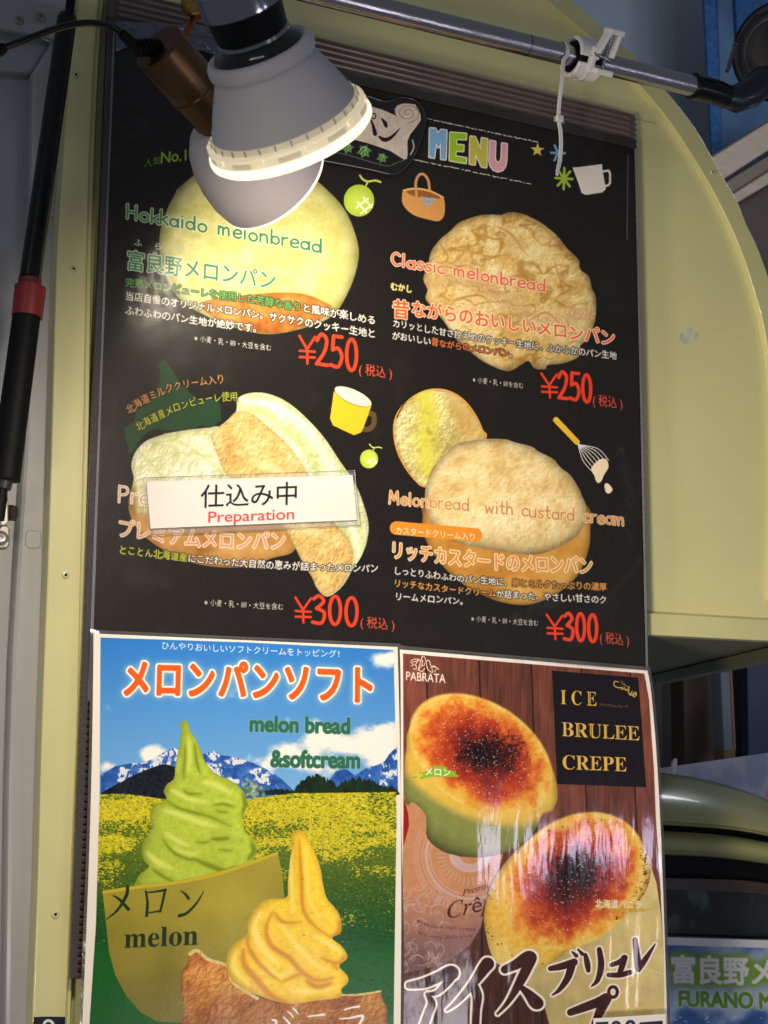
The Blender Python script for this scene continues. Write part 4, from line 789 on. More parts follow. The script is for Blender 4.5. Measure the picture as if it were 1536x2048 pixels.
def prism(name, pts, th, m, parent=None, dirv=YV, bevel=0, smooth=False):
    """front face given in world points, extruded by th along dirv"""
    p = [np.asarray(q, float) for q in pts]; n = len(p)
    nrm = sum(np.cross(p[i] - p[0], p[(i + 1) % n] - p[0]) for i in range(1, n)); 
    if nrm @ (np.asarray(dirv) * th) > 0: p = p[::-1]
    v = p + [q + np.asarray(dirv) * th for q in p]
    f = [tuple(range(n)), tuple(range(2 * n - 1, n - 1, -1))] + [(i, i + n, (i + 1) % n + n, (i + 1) % n) for i in range(n)]
    o = obj(name, v, f, m, parent, smooth)
    if bevel:
        b = o.modifiers.new('b', 'BEVEL'); b.width = bevel; b.segments = 2; b.limit_method = 'ANGLE'; b.angle_limit = math.radians(50)
    return o
def poly_px(name, pts, d, th, m, parent=None, bevel=0, smooth_n=0):
    if smooth_n: pts = crom(pts, smooth_n, True)
    return prism(name, [P(x, y, d) for x, y in pts], th, m, parent, bevel=bevel)
def frame_of(a):
    a = _n(np.asarray(a, float)); u = np.cross(a, [0, 0, 1.0]); u = _n(u if np.linalg.norm(u) > 1e-3 else np.cross(a, [1.0, 0, 0])); return a, u, np.cross(a, u)
def lathe(name, org, axis, prof, m, parent=None, seg=56, sharp=35, a0=0, a1=2 * math.pi):
    """prof: list of (t along axis, radius)"""
    a, u, w = frame_of(axis); full = abs(a1 - a0 - 2 * math.pi) < 1e-6; ns = seg if full else seg + 1; v = []; f = []
    for t, r in prof:
        for k in range(ns):
            th = a0 + (a1 - a0) * k / seg; v.append(org + a * t + (u * math.cos(th) + w * math.sin(th)) * r)
    for i in range(len(prof) - 1):
        for k in range(seg): k2 = (k + 1) % ns; f.append((i * ns + k, i * ns + k2, (i + 1) * ns + k2, (i + 1) * ns + k))
    if full:
        if prof[0][1] > 1e-6: f.append(tuple(range(ns)))
        if prof[-1][1] > 1e-6: f.append(tuple((len(prof) - 1) * ns + k for k in range(ns - 1, -1, -1)))
    return obj(name, v, f, m, parent, True, sharp)
def tube(name, path, r, m, parent=None, seg=14, flat=None, cap=True):
    path = [np.asarray(q, float) for q in path]; n = len(path); rr = r if hasattr(r, '__len__') else [r] * n
    v = []; f = []; up = None
    for i, p in enumerate(path):
        t = _n(path[min(i + 1, n - 1)] - path[max(i - 1, 0)])
        if up is None: _, u, w = frame_of(t)
        else: u = _n(up - t * (up @ t)); w = np.cross(t, u)
        up = u
        for k in range(seg):
            th = 2 * math.pi * k / seg; q = u * math.cos(th) * rr[i] + w * math.sin(th) * rr[i]
            if flat is not None: q = q - YV * (q @ YV) * (1 - flat)
            v.append(p + q)
    for i in range(n - 1):
        for k in range(seg): f.append((i * seg + k, i * seg + (k + 1) % seg, (i + 1) * seg + (k + 1) % seg, (i + 1) * seg + k))
    if cap: f += [tuple(range(seg - 1, -1, -1)), tuple((n - 1) * seg + k for k in range(seg))]
    return obj(name, v, f, m, parent, True, 50)
def box(name, c, ax, sz, m, parent=None, bevel=.0006):
    ax = [_n(np.asarray(a, float)) for a in ax]; v = [c + ax[0] * sz[0] * i / 2 + ax[1] * sz[1] * j / 2 + ax[2] * sz[2] * k / 2 for i in (-1, 1) for j in (-1, 1) for k in (-1, 1)]
    f = [(0, 1, 3, 2), (4, 6, 7, 5), (0, 4, 5, 1), (2, 3, 7, 6), (0, 2, 6, 4), (1, 5, 7, 3)]
    if np.dot(np.cross(ax[0], ax[1]), ax[2]) < 0: f = [q[::-1] for q in f]
    o = obj(name, v, f, m, parent)
    if bevel: b = o.modifiers.new('b', 'BEVEL'); b.width = bevel; b.segments = 2
    return o
def sheet(name, G, dep, nu, nv, m, parent=None, th=.0005):
    v = []; f = []; uv = []
    for j in range(nv + 1):
        for i in range(nu + 1):
            u_, v_ = i / nu, j / nv; x, y = G(u_, v_); v.append(P(x, y, dep(u_, v_))); uv.append((u_, 1 - v_))
    n = len(v); v += [q + YV * th for q in v]
    W = nu + 1
    for j in range(nv):
        for i in range(nu):
            a = j * W + i; f.append((a, a + W, a + W + 1, a + 1)); f.append((n + a, n + a + 1, n + a + W + 1, n + a + W))
    rim = [i for i in range(W)] + [j * W + nu for j in range(1, nv + 1)] + [nv * W + i for i in range(nu - 1, -1, -1)] + [j * W for j in range(nv - 1, 0, -1)]
    for k in range(len(rim)): a, b = rim[k], rim[(k + 1) % len(rim)]; f.append((a, b, n + b, n + a))
    o = obj(name, v, f, m, parent, True, 60); uvl = o.data.uv_layers.new(name='u'); U = uv + uv
    idx = np.empty(len(o.data.loops), np.int32); o.data.loops.foreach_get('vertex_index', idx)
    uvl.data.foreach_set('uv', np.array(U, np.float32)[idx].ravel()); return o

# ------------------------------------------------------------------ materials
M_GREEN = mat('van_green_paint', lin(212, 208, 152), .34, bump=.04, bscale=220, var=.05, vscale=5, coat=.25, rvar=.06)
M_GREENF = mat('flange_green_paint', lin(204, 200, 146), .34, bump=.05, bscale=160, var=.05, vscale=9, coat=.25)
M_WHITE = mat('grey_white_paint', lin(158, 158, 160), .42, bump=.06, bscale=90, var=.06, vscale=6, coat=.1)
M_BLACKG = mat('black_gloss', lin(8, 8, 11), .22, rvar=.05); M_BLACKG.node_tree.nodes['Principled BSDF'].inputs['Specular IOR Level'].default_value = .35
M_BLACKM = mat('black_matt', lin(6, 6, 8), .6, bump=.05, bscale=300); M_BLACKM.node_tree.nodes['Principled BSDF'].inputs['Specular IOR Level'].default_value = .2
M_CHROME = mat('chrome', lin(150, 150, 160), .14, 1.0, rvar=.05)
M_STEEL = mat('brushed_steel_rail', lin(176, 172, 178), .2, 1.0, bump=.1, bscale=40, stretch=(1, 30, 30), rvar=.07)
M_GREYP = mat('grey_moulded_bulb_shell', lin(184, 182, 186), .55, bump=.12, bscale=900, var=.05, vscale=20, dirt_or_reflection=(lin(90, 85, 85), 70, .74))
M_BRONZE = mat('aged_bronze', lin(92, 68, 46), .34, .85, bump=.1, bscale=120, var=.3, vscale=22, rvar=.12)
M_WPLAST = mat('white_plastic', lin(222, 220, 226), .42, bump=.04, bscale=120, var=.04, vscale=14, dirt_or_reflection=(lin(170, 165, 160), 60, .70))
M_TIE = mat('nylon_tie', lin(205, 208, 210), .35)
M_RED = mat('dark_red_band', lin(128, 26, 30), .45)
M_CORR = mat('brown_fluted_plastic', lin(92, 70, 58), .3, bump=.15, bscale=60, var=.25, vscale=18, coat=.3)
M_LAM = mat('laminate_edge', lin(120, 122, 128), .16, coat=.6, bump=.3, bscale=50, var=.15, vscale=20)
M_FILMD = mat('dark_sleeve_edge', lin(52, 50, 52), .2, coat=.5, bump=.25, bscale=70, var=.2, vscale=20)
M_COPPER = mat('copper_bracket', lin(140, 78, 50), .3, .9, var=.2, vscale=30)
M_BRASS = mat('brass_knob', lin(150, 120, 60), .35, .9, bump=.8, bscale=500)
M_RIM = mat('lit_diffuser_rim', lin(250, 232, 190), .35, emit=(1, .87, .58, 1), estr=1.4)
M_LENS = mat('lit_lens', lin(250, 240, 210), .3, emit=(1, .86, .58, 1), estr=6)
M_RIM2 = mat('lit_diffuser_upper', lin(235, 222, 188), .35, emit=(1, .85, .58, 1), estr=.42)
M_BAND = mat('cream_vent_band', lin(205, 195, 170), .4, emit=(1, .84, .60, 1), estr=.22)
M_SLOT = mat('cream_slot', lin(225, 214, 186), .4, emit=(1, .85, .58, 1), estr=.22)
def clear_mat(name, tint, alpha, rough=.08, bump=.6, bscale=30, stretch=None):
    m = mat(name, tint, rough, bump=bump, bscale=bscale, alpha=alpha, coat=.0, stretch=stretch); return m
M_FILM = clear_mat('clear_film', lin(190, 195, 210), .07, .1, 1.0, 22)
M_FILM2 = clear_mat('clear_pouch', lin(200, 205, 215), .10, .06, .5, 16)

# ------------------------------------------------------------------ van door with the board on it
DP = -0.018
van = thing('food_van_door', 'pale yellow-green painted van door with riveted rounded border, behind the menu board', 'van door', P(900, 1200, DP))
outer_c = [(1480, 2300), (1580, 1200), (1588, 1000), (1578, 750), (1550, 600), (1519, 503), (1493, 448), (1475, 402), (1447, 355), (1425, 315), (1390, 255), (1346, 197), (1275, 118), (1208, 58), (1143, 0), (1050, -72), (950, -135), (800, -205), (600, -250), (420, -265), (280, -240), (205, -180), (172, -80), (158, 0), (136, 200), (120, 420), (113, 540), (103, 880), (96, 1120), (84, 1450), (76, 1750), (64, 2060), (60, 2200)]
inner_c = [(1400, 2300), (1545, 1200), (1550, 1000), (1545, 780), (1527, 650), (1513, 597), (1490, 523), (1460, 450), (1424, 378), (1390, 321), (1341, 246), (1280, 172), (1220, 110), (1163, 60), (1094, 3), (1030, -42), (940, -88), (800, -145), (600, -185), (440, -198), (310, -180), (250, -140), (222, -70), (208, 0), (198, 120), (190, 300), (183, 540), (178, 880), (172, 1120), (164, 1450), (152, 1750), (141, 2060), (136, 2200)]
# lower edge of the door on the right: both outlines stop there
ZB = P(1420, 1276, -.010)[2]
def cut(c):   # replace the tail below the bottom edge
    return c
pi = inner_c[1:]; panel = [P(x, y, DP) for x, y in crom(pi, 3)]
zl = P(1400, 1232, DP)[2]
xr, xl = panel[0][0], P(640, 1300, DP)[0]
pl = [np.array([xl, -DP, P(140, 2200, DP)[2]]), np.array([xl, -DP, zl]), np.array([xr, -DP, zl])] + panel
prism('inner_panel', pl, .012, M_GREEN, van)
def band(name, A, B, d, th, m, parent):
    """ribbon between two pixel curves, at depth d, with walls th deep"""
    v = []; f = []; n = len(A)
    for (a, b) in zip(A, B): pa, pb = P(*a, d), P(*b, d); v += [pa, pb, pb + YV * th, pa + YV * th]
    for i in range(n - 1):
        o = i * 4; q = o + 4
        for k in range(4): k2 = (k + 1) % 4; f.append((o + k, q + k, q + k2, o + k2))
    f += [(3, 2, 1, 0), tuple((n - 1) * 4 + k for k in range(4))]
    o = obj(name, v, f, m, parent, True, 40); bv = o.modifiers.new('b', 'BEVEL'); bv.width = .0012; bv.segments = 2; bv.limit_method = 'ANGLE'; bv.angle_limit = math.radians(60)
    return o
oc, ic = crom(outer_c[1:], 3), crom(inner_c[1:], 3)
n_ = min(len(oc), len(ic)); fr = band('border_flange', oc[:n_], ic[:n_], -.010, .022, M_GREENF, van)
# bottom lip and the underside seen from below
def ribbon(name, A, B, m, parent, bulge=None, rows=1, dA=0, dB=0, sm=True, th=.004):
    v = []; f = []
    for j in range(rows + 1):
        t = j / rows
        for a, b in zip(A, B):
            x = a[0] + (b[0] - a[0]) * t; y = a[1] + (b[1] - a[1]) * t; v.append(P(x, y, dA + (dB - dA) * t + (bulge(t) if bulge else 0)))
    W = len(A); n = len(v); v += [q + YV * th for q in v]
    for j in range(rows):
        for i in range(W - 1): a = j * W + i; f.append((a, a + W, a + W + 1, a + 1)); f.append((n + a, n + a + 1, n + a + W + 1, n + a + W))
    rim = list(range(W)) + [j * W + W - 1 for j in range(1, rows + 1)] + [rows * W + i for i in range(W - 2, -1, -1)] + [j * W for j in range(rows - 1, 0, -1)]
    for k in range(len(rim)): a, b = rim[k], rim[(k + 1) % len(rim)]; f.append((a, b, n + b, n + a))
    return obj(name, v, f, m, parent, sm, 40)
x0b, x1b = P(1180, 1262, -.010)[0], P(1588, 1288, -.010)[0]
zt = P(1420, 1233, -.010)[2]
prism('bottom_lip', [np.array([x0b, .010, zt]), np.array([x1b, .010, zt]), np.array([x1b, .010, ZB]), np.array([x0b, .010, ZB])], .02, M_GREENF, van, bevel=.001)
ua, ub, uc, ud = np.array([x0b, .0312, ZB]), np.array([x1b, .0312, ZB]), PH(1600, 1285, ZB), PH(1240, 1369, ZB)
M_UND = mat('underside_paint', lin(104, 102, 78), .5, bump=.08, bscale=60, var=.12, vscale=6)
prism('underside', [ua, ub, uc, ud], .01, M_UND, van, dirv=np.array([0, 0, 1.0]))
sd = _n(uc - ud); pr = np.cross(sd, [0, 0, 1.0]); pr = pr if pr[1] > 0 else -pr
prism('seam_rail', [ud - [0, 0, .002], uc - [0, 0, .002], uc - [0, 0, .016], ud - [0, 0, .016]], .02, M_UND, van, dirv=pr)
prism('seam_gap', [ud + [0, 0, .0005] - pr * .003, uc + [0, 0, .0005] - pr * .003, uc - [0, 0, .0025] - pr * .003, ud - [0, 0, .0025] - pr * .003], .0028, M_BLACKM, van, dirv=pr)
# blind rivets
M_RIV = mat('rivet_paint', lin(196, 194, 140), .3, coat=.4)
def rivet(px, py, parent):
    c = P(px, py, -.0098); r = .0034
    o = lathe('rivet', c, (0, -1, 0), [(-.001, r), (.0004, r), (.0012, r * .82), (.0014, r * .5), (.0004, r * .36), (.0004, 0)], M_RIV, parent, 20)
    h = lathe('rivet_hole', c + np.array([0, -.0005, 0]), (0, -1, 0), [(-.0003, .0011), (.0002, .0011), (.0002, 0)], M_BLACKM, o, 10)
    return o
for q in [(147, 538), (131, 1150), (111, 1829), (1425, 344), (152, 150), (1560, 900)]: rivet(*q, van)
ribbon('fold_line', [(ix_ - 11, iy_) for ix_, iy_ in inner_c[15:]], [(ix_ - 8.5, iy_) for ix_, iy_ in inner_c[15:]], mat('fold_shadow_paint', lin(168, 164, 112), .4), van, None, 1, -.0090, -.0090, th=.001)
for tp in ([(1276, 237), (1312, 246), (1311, 248), (1276, 240)], [(1096, 262), (1101, 262), (1102, 330), (1097, 330)]): poly_px('tape_scrap', tp, -.0174, .0004, clear_mat('old_tape', lin(200, 200, 190), .35, .3), van)
# scuff on the paint
# flat sticker residue
scf = poly_px('scuff_mark', [(1358, 668), (1368, 660), (1380, 657), (1392, 662), (1397, 671), (1390, 680), (1376, 688), (1364, 686), (1357, 678)], .0183 * -1 + .0006, .0005, mat('pale_scuff', lin(196, 200, 178), .6, bump=1, bscale=400, var=.25, vscale=120), van, smooth_n=4)
# clear tape scraps on the panel
# ------------------------------------------------------------------ fluted backing board
DB = 0.0
xl_, xr_ = P(172, 1200, 0)[0], P(1294, 1200, 0)[0]
ztop, zbot = P(1272, 229, 0)[2], P(150, 1960, 0)[2]
board = thing('fluted_board', 'brown fluted plastic sheet with ribbed top strip, carrying the menu sheet', 'backing board', (xl_, .004, zbot))
# front skin with real horizontal flutes (pitch 6.4 mm)
v = []; f = []; pit = .0064; k = 0; nz = int((ztop - zbot) / pit * 8)
zs = [zbot + (ztop - zbot) * i / nz for i in range(nz + 1)]
for z_ in zs:
    ph = (z_ / pit) % 1.0; y_ = .0046 - .0046 * abs(math.sin(math.pi * ph)) ** .55
    v += [(xl_, y_, z_), (xr_, y_, z_)]
for i in range(nz): f.append((2 * i, 2 * i + 1, 2 * i + 3, 2 * i + 2))
obj('fluted_face', v, f, M_CORR, board)
b0 = np.array([xl_, .0050, zbot]); 
prism('back_skin', [b0, b0 + [xr_ - xl_, 0, 0], b0 + [xr_ - xl_, 0, ztop - zbot], b0 + [0, 0, ztop - zbot]], .003, M_CORR, board)
M_CELL = mat('flute_end', lin(20, 16, 14), .6)
rib0 = None
# open flute ends down both edges: darker cell mouths, one joined part
v = []; f = []
for side, xx in ((-1, xl_), (1, xr_)):
    z_ = zbot
    while z_ < ztop - pit:
        for dz in (0,):
            a = len(v); xo = xx + side * .0006
            z0, z1 = z_ + pit * .15, z_ + pit * .6
            v += [(xo, .0012, z0), (xo, .0046, z0), (xo, .0046, z1), (xo, .0012, z1), (xx - side * .0095, -.0002, z0), (xx - side * .0095, -.0002, z1), (xx - side * .0005, -.0002, z1), (xx - side * .0005, -.0002, z0)]
            f += [(a, a + 1, a + 2, a + 3), (a + 4, a + 5, a + 6, a + 7)]
        z_ += pit
o = obj('flute_ends', v, f, mat('flute_shadow', lin(58, 46, 42), .45, coat=.3, var=.3, vscale=60), board); o['kind'] = 'stuff'

# ------------------------------------------------------------------ menu sheet
mx0, mx1, mz1, mz0 = P(229, 400, 0)[0] * 0 + P(231, 62, 0)[0], P(1267, 297, 0)[0], (P(231, 62, 0)[2] + P(1267, 297, 0)[2]) / 2, P(1290, 1425, 0)[2]
mq = [pix((mx0, 0, mz1)), pix((mx1, 0, mz1)), pix((mx1, 0, mz0)), pix((mx0, 0, mz0))]
Gm = hom(mq)
cvm = paint_menu(); im_m = cvm.image('menu_print', Gm, 1500, 1650)
MM_ = print_mat('menu_print', im_m, .36, [(7, .25, .006, (1, 1, 1)), (34, .12, .002, (1, 1, 1)), (420, .05, .0005, (1, 1, 1))], .16, .35); MM_.node_tree.nodes['Principled BSDF'].inputs['Coat Roughness'].default_value = .16
menu = sheet('menu_poster', Gm, lambda u, v: .0024 + .0010 * math.sin(u * 7 + 1) * math.sin(v * 5) + .0007 * math.exp(-((u - .07) / .06) ** 2 - ((v - .36) / .07) ** 2) * math.sin(u * 160 + v * 50) * math.sin(v * 110 - u * 60), 130, 140, MM_)
tag(menu, 'large black chalkboard-style melon bread menu with four breads and red prices', 'menu poster')
del cvm
# laminate margin round the menu
def strip(name, x0, z0, x1, z1, d, m, parent, th=.0004): return prism(name, [np.array([x0, -d, z0]), np.array([x1, -d, z0]), np.array([x1, -d, z1]), np.array([x0, -d, z1])], th, m, parent)
strip('laminate_margin', mx0 - .0028, mz0, mx0 - .0002, mz1, .0018, M_LAM, menu); strip('laminate_margin', mx1 + .0002, mz0, mx1 + .0028, mz1, .0018, M_LAM, menu); strip('laminate_margin', mx0 - .0075, mz1 + .0002, mx1 + .0028, mz1 + .011, .0018, M_FILMD, menu)
v = []; f = []; rr = random.Random(6)
for i in range(60):
    x = xl_ - .002 + (xr_ - xl_ + .004) * i / 59
    for j in range(5): v.append((x, -.0012 - .0012 * math.sin(i * .7 + j) * (j in (1, 2, 3)) - rr.uniform(0, .0007), ztop + .003 + .0015 * math.sin(i * .9) - (.034) * j / 4))
for i in range(59):
    for j in range(4): a = i * 5 + j; f.append((a, a + 1, a + 6, a + 5))
obj('film_strip', v, f, M_FILM, board, True)
strip('side_film', xl_ - .001, zbot + .002, mx0 - .0026, ztop - .01, .0012, clear_mat('side_film', lin(84, 82, 88), .55, .18, .6, 40), board)
# crumpled clear film folded over the top-left of the board
rr = random.Random(2); v = []; f = []
for j in range(9):
    for i in range(28):
        x = 232 + (520 - 232) * i / 27; y = 42 + .05 * (x - 232) + (62 - 12 * math.sin(i * .5)) * j / 8
        v.append(P(x, y, .0045 + rr.uniform(0, .004)))
for j in range(8):
    for i in range(27): a = j * 28 + i; f.append((a, a + 28, a + 29, a + 1))
M_CR = mat('crumpled_clear_film', lin(120, 124, 150), .16, alpha=.5, bump=1, bscale=60, coat=.5)
tag(obj('clear_film', v, f, M_CR), 'crumpled clear plastic film folded over top edge of the menu, behind the lamps', 'plastic film')

# parchment name banner, laminated cut-out
def img_sheet(name, pts_outline, cv, d, m_kw, parent=None, th=.0006):
    """flat cut-out: polygon face with planar uv over the canvas box"""
    pts = [P(x, y, d) for x, y in pts_outline]
    xs = [q[0] for q in pts]; zs_ = [q[2] for q in pts]; X0, X1, Z0, Z1 = min(xs), max(xs), min(zs_), max(zs_)
    G = hom([pix((X0, -d, Z1)), pix((X1, -d, Z1)), pix((X1, -d, Z0)), pix((X0, -d, Z0))])
    W = 700; im = cv.image(name, G, W, max(16, int(W * (Z1 - Z0) / (X1 - X0)))); m = print_mat(name, im, **m_kw)
    o = prism(name, pts, th, m, parent); uvl = o.data.uv_layers.new(name='u')
    for li, lp in enumerate(o.data.loops): c = o.data.vertices[lp.vertex_index].co; uvl.data[li].uv = ((c.x - X0) / (X1 - X0), (c.z - Z0) / (Z1 - Z0))
    return o
z3 = lambda p: zc(p, 620, 160, 3.491)
cv = Cv(430, 120, 880, 380, 2.0, C(26, 26, 27))
cv.paint(cv.poly([(440, 250), (560, 255), (650, 296), (690, 300), (750, 312), (800, 330), (822, 318), (815, 322), (780, 331), (740, 327), (640, 303), (440, 300)]), C(24, 26, 24))
par = cv.poly(z3([(-600, 60), (-300, 70), (0, 100), (200, 130), (400, 178), (500, 205), (608, 252), (592, 225), (592, 200), (612, 176), (660, 163), (735, 170), (752, 205), (772, 240), (774, 280), (740, 330), (700, 380), (680, 430), (682, 520), (676, 552), (655, 556), (600, 520), (560, 495), (400, 440), (250, 402), (100, 370), (-200, 300), (-600, 260)]))
cv.paint(par, lambda X, Y: C(226, 212, 200) * (.93 + .16 * (fbm(X, Y, 14, 3, 2) - .5) - .07 * (np.abs(((X + .1 * Y) % 40) - 20) < 1))[..., None])
b = cv.ell(*z3([(682, 232)])[0], 24, 19, 10); b.a = blur(b.a, 2); cv.paint(b, lambda X, Y: C(214, 198, 186) * (1 + .2 * (fbm(X, Y, 6, 3, 2) - .5))[..., None])
sp_ = [(z3([(682, 232)])[0][0] + r * math.cos(a), z3([(682, 232)])[0][1] + r * .8 * math.sin(a), .8) for a, r in zip(np.linspace(0, 14, 60), np.linspace(1, 24, 60))]; cv.paint(cv.brush([sp_]), C(130, 112, 102), .8)
BRW = C(34, 22, 20)
cv.paint(cv.brush([[tuple(q) for q in crom(z3(p), 6)] for p in ([(385, 262, 1.2), (360, 300, 3), (315, 356, 1)], [(418, 262, .8), (438, 310, 2.6), (454, 376, 4.2)], [(500, 268, 1), (522, 298, 3.6), (532, 322, 3)], [(484, 396, 2), (520, 418, 4.2), (570, 398, 3), (626, 340, .7)], [(250, 420, 1), (200, 300, 3)], [(100, 250, 3), (160, 260, 3), (150, 350, 3), (90, 340, 3), (100, 250, 3)], [(-100, 200, 3), (-180, 330, 1.5)], [(-190, 230, 2), (-100, 310, 3)])] + [[(z3([(445, 252)])[0][0] + 4.0 * math.cos(a), z3([(445, 252)])[0][1] + 5.4 * math.sin(a), 1.2) for a in np.linspace(0, 6.3, 20)]]), BRW)
for lx, ly, s in [(90, 450, 1), (165, 468, 1), (262, 476, 1.05), (378, 500, 1.25), (503, 545, .95)]:
    cx, cy = z3([(lx, ly)])[0]
    for k_ in range(6):
        a = -2.2 + k_ * 1.02; q = [(cx, cy - 5 * s, 2.6 * s), (cx + 6 * s * math.cos(a), cy - 1 + 6 * s * math.sin(a), 3.0 * s), (cx + 12 * s * math.cos(a), cy + 11 * s * math.sin(a), .6)]
        cv.paint(cv.brush([q]), C(178, 190, 110)); cv.paint(cv.brush([[(x, y, r * .62) for x, y, r in q]]), C(40, 116, 72))
cv.paint(cv.brush([[tuple(q) + (.6,) for q in crom(z3([(-200, 470), (100, 495), (250, 520), (400, 565), (540, 600), (600, 580), (660, 560)]), 5)]]), C(120, 118, 114))
for r_, al_ in ((2.2, 1),): cv.paint(cv.brush([[tuple(q) + (1.4,) for q in crom(z3([(702, 520), (725, 470), (715, 420)]), 4)]]), C(190, 180, 165))
ban = img_sheet('name_banner', crom([(452, 150), (600, 158), (690, 172), (735, 192), (772, 203), (800, 195), (830, 201), (849, 224), (850, 250), (838, 290), (822, 322), (792, 348), (745, 340), (700, 331), (640, 320), (452, 300)], 3, True), cv, .0062, dict(rough=.2, waves=[(30, .2, .002, (1, 1, 1))], coat=.3))
tag(ban, 'cut-out parchment scroll name banner with leaf border, left of the word MENU', 'sign')
for q, w in [([(640, 320), (700, 331), (745, 340), (792, 348), (822, 322), (838, 290), (850, 250), (849, 224), (830, 201), (800, 195), (772, 203), (735, 192)], .0006)]:
    tube('laminate_rim', [P(x, y, .0064) for x, y in crom(q, 5)], w, M_FILMD, ban, 6)

# ------------------------------------------------------------------ lower posters
def bulged(c4, br, bl=0, p=1.0):
    H_ = hom(c4)
    def G(u, v):
        x, y = H_(u, v); s_ = np.sin(np.pi * np.clip(v, 0, 1) ** p); return x + s_ * (br * u + bl * (1 - u)), y
    return G
GL = bulged([(187, 1267), (795, 1294), (800, 2165), (160, 2150)], 5, 5, .9)
cvl = paint_left(); im_l = cvl.image('soft_cream_print', GL, 1050, 1480); del cvl
ML = print_mat('soft_cream_print', im_l, .20, [(5, .30, .012, (1, 1, .6)), (150, .10, .0008, (1, 1, 1)), (700, .06, .0004, (1, 1, 1))], .14, .35)
pl_ = sheet('soft_cream_poster', GL, lambda u, v: .0075 + .004 * math.sin(v * 4 + 1) * math.sin(math.pi * u) + .004 * v, 24, 36, ML)
tag(pl_, 'melon bread soft cream poster with swirls before blue mountains and yellow field', 'poster')
GR = bulged([(800, 1299), (1295, 1341), (1339, 2190), (796, 2170)], 10, 3, .62)
cvr = paint_right(); im_r = cvr.image('ice_brulee_print', GR, 1000, 1720); del cvr
MR = print_mat('ice_brulee_print', im_r, .13, [(9, .55, .010, (1.6, 1, .35)), (26, .30, .003, (1.8, 1, .5)), (700, .05, .0004, (1, 1, 1))], .8)
pr_ = sheet('ice_brulee_poster', GR, lambda u, v: .0085 + .007 * math.sin(math.pi * v * 1.3) * u + .003 * math.sin(u * 6), 24, 36, MR)
tag(pr_, 'brown wood-background ice brulee crepe poster with two caramelised crepes', 'poster')
def pouch(name, G, dep, parent, e=.012):
    """sealed rim of the laminating pouch round a poster"""
    pts = []
    for t in np.linspace(0, 1, 25): pts.append((0 - e, 1 - t * (1 + e)))
    for t in np.linspace(0, 1, 20)[1:]: pts.append((t * (1 + 2 * e) - e, -e * .8))
    for t in np.linspace(0, 1, 25)[1:]: pts.append((1 + e, -e * .8 + t))
    v = []; f = []
    for u, w in pts:
        ui, wi = min(max(u, 0.0), 1.0), min(max(w, 0.0), 1.0)
        x, y = G(ui, wi); xo, yo = G(ui, wi); x1_, y1_ = G(min(ui + .001, 1), wi); 
        ex_ = np.array(G(1, wi)) - np.array(G(0, wi)); ey_ = np.array(G(ui, 1)) - np.array(G(ui, 0))
        q = np.array([x, y]) + ex_ * (u - ui) + ey_ * (w - wi); d = dep(ui, wi); v += [P(x, y, d - .0002), P(q[0], q[1], d - .0012)]
    for i in range(len(pts) - 1): f.append((2 * i, 2 * i + 2, 2 * i + 3, 2 * i + 1))
    return obj(name, v, f, M_LAM2, parent, True)
M_LAM2 = mat('pouch_rim', lin(88, 88, 92), .12, coat=.6, bump=.4, bscale=40, var=.25, vscale=25, alpha=.75)
pouch('pouch_rim', GL, lambda u, v: .0072 + .004 * v, pl_, .010); pouch('pouch_rim', GR, lambda u, v: .0080 + .007 * math.sin(math.pi * v * 1.3) * u, pr_, .011)

# ------------------------------------------------------------------ taped slips
cv = Cv(280, 930, 730, 1070, 2.4, C(226, 221, 216))
X, Y = cv.XY(cv.full()); cv.a *= (1 - .03 * fbm(X, Y, 40, 3, 1))[..., None]
for gx, gw, t_ in ((635, 60, 'O'), (330, 50, 'I')): pass
cv.text('仕込み中', [(400, 1012), (598, 1005)], 50, C(26, 26, 34), wt=.5)
cv.text('Preparation', [(414, 1045), (590, 1038)], 31, C(212, 66, 70), wt=.5)
slip = img_sheet('preparation_slip', [(293, 963), (705, 950), (714, 1040), (301, 1057)], cv, .0058, dict(rough=.3, waves=[(12, .25, .003, (1, 1, 1))], coat=.3))
tag(slip, 'white paper slip reading Preparation in red, taped over the lower-left bread', 'sign')
po = prism('clear_pouch', [P(x, y, .0052) for x, y in [(286, 956), (709, 941), (721, 1051), (296, 1070)]], .0003, M_FILM2, slip)
for q in ([(286, 956), (709, 941)], [(709, 941), (721, 1051)], [(296, 1070), (721, 1051)]): tube('pouch_edge', [P(x, y, .0056) for x, y in q], .0003, M_LAM, slip, 6)
cv = Cv(1170, 2010, 1350, 2130, 2.4, C(236, 230, 228))
cv.text('𝟕𝟎𝟎', [(1190, 2098), (1276, 2093)], 74, C(24, 36, 40), wt=.6); cv.text('円', [(1276, 2094), (1330, 2090)], 62, C(24, 30, 36), wt=1.2)
ps = img_sheet('price_slip', [(1187, 2037), (1331, 2028), (1334, 2105), (1190, 2116)], cv, .0205, dict(rough=.4, waves=[(12, .2, .003, (1, 1, 1))]))
tag(ps, 'small white price slip reading 700 yen at the foot of the brown crepe poster', 'price label')
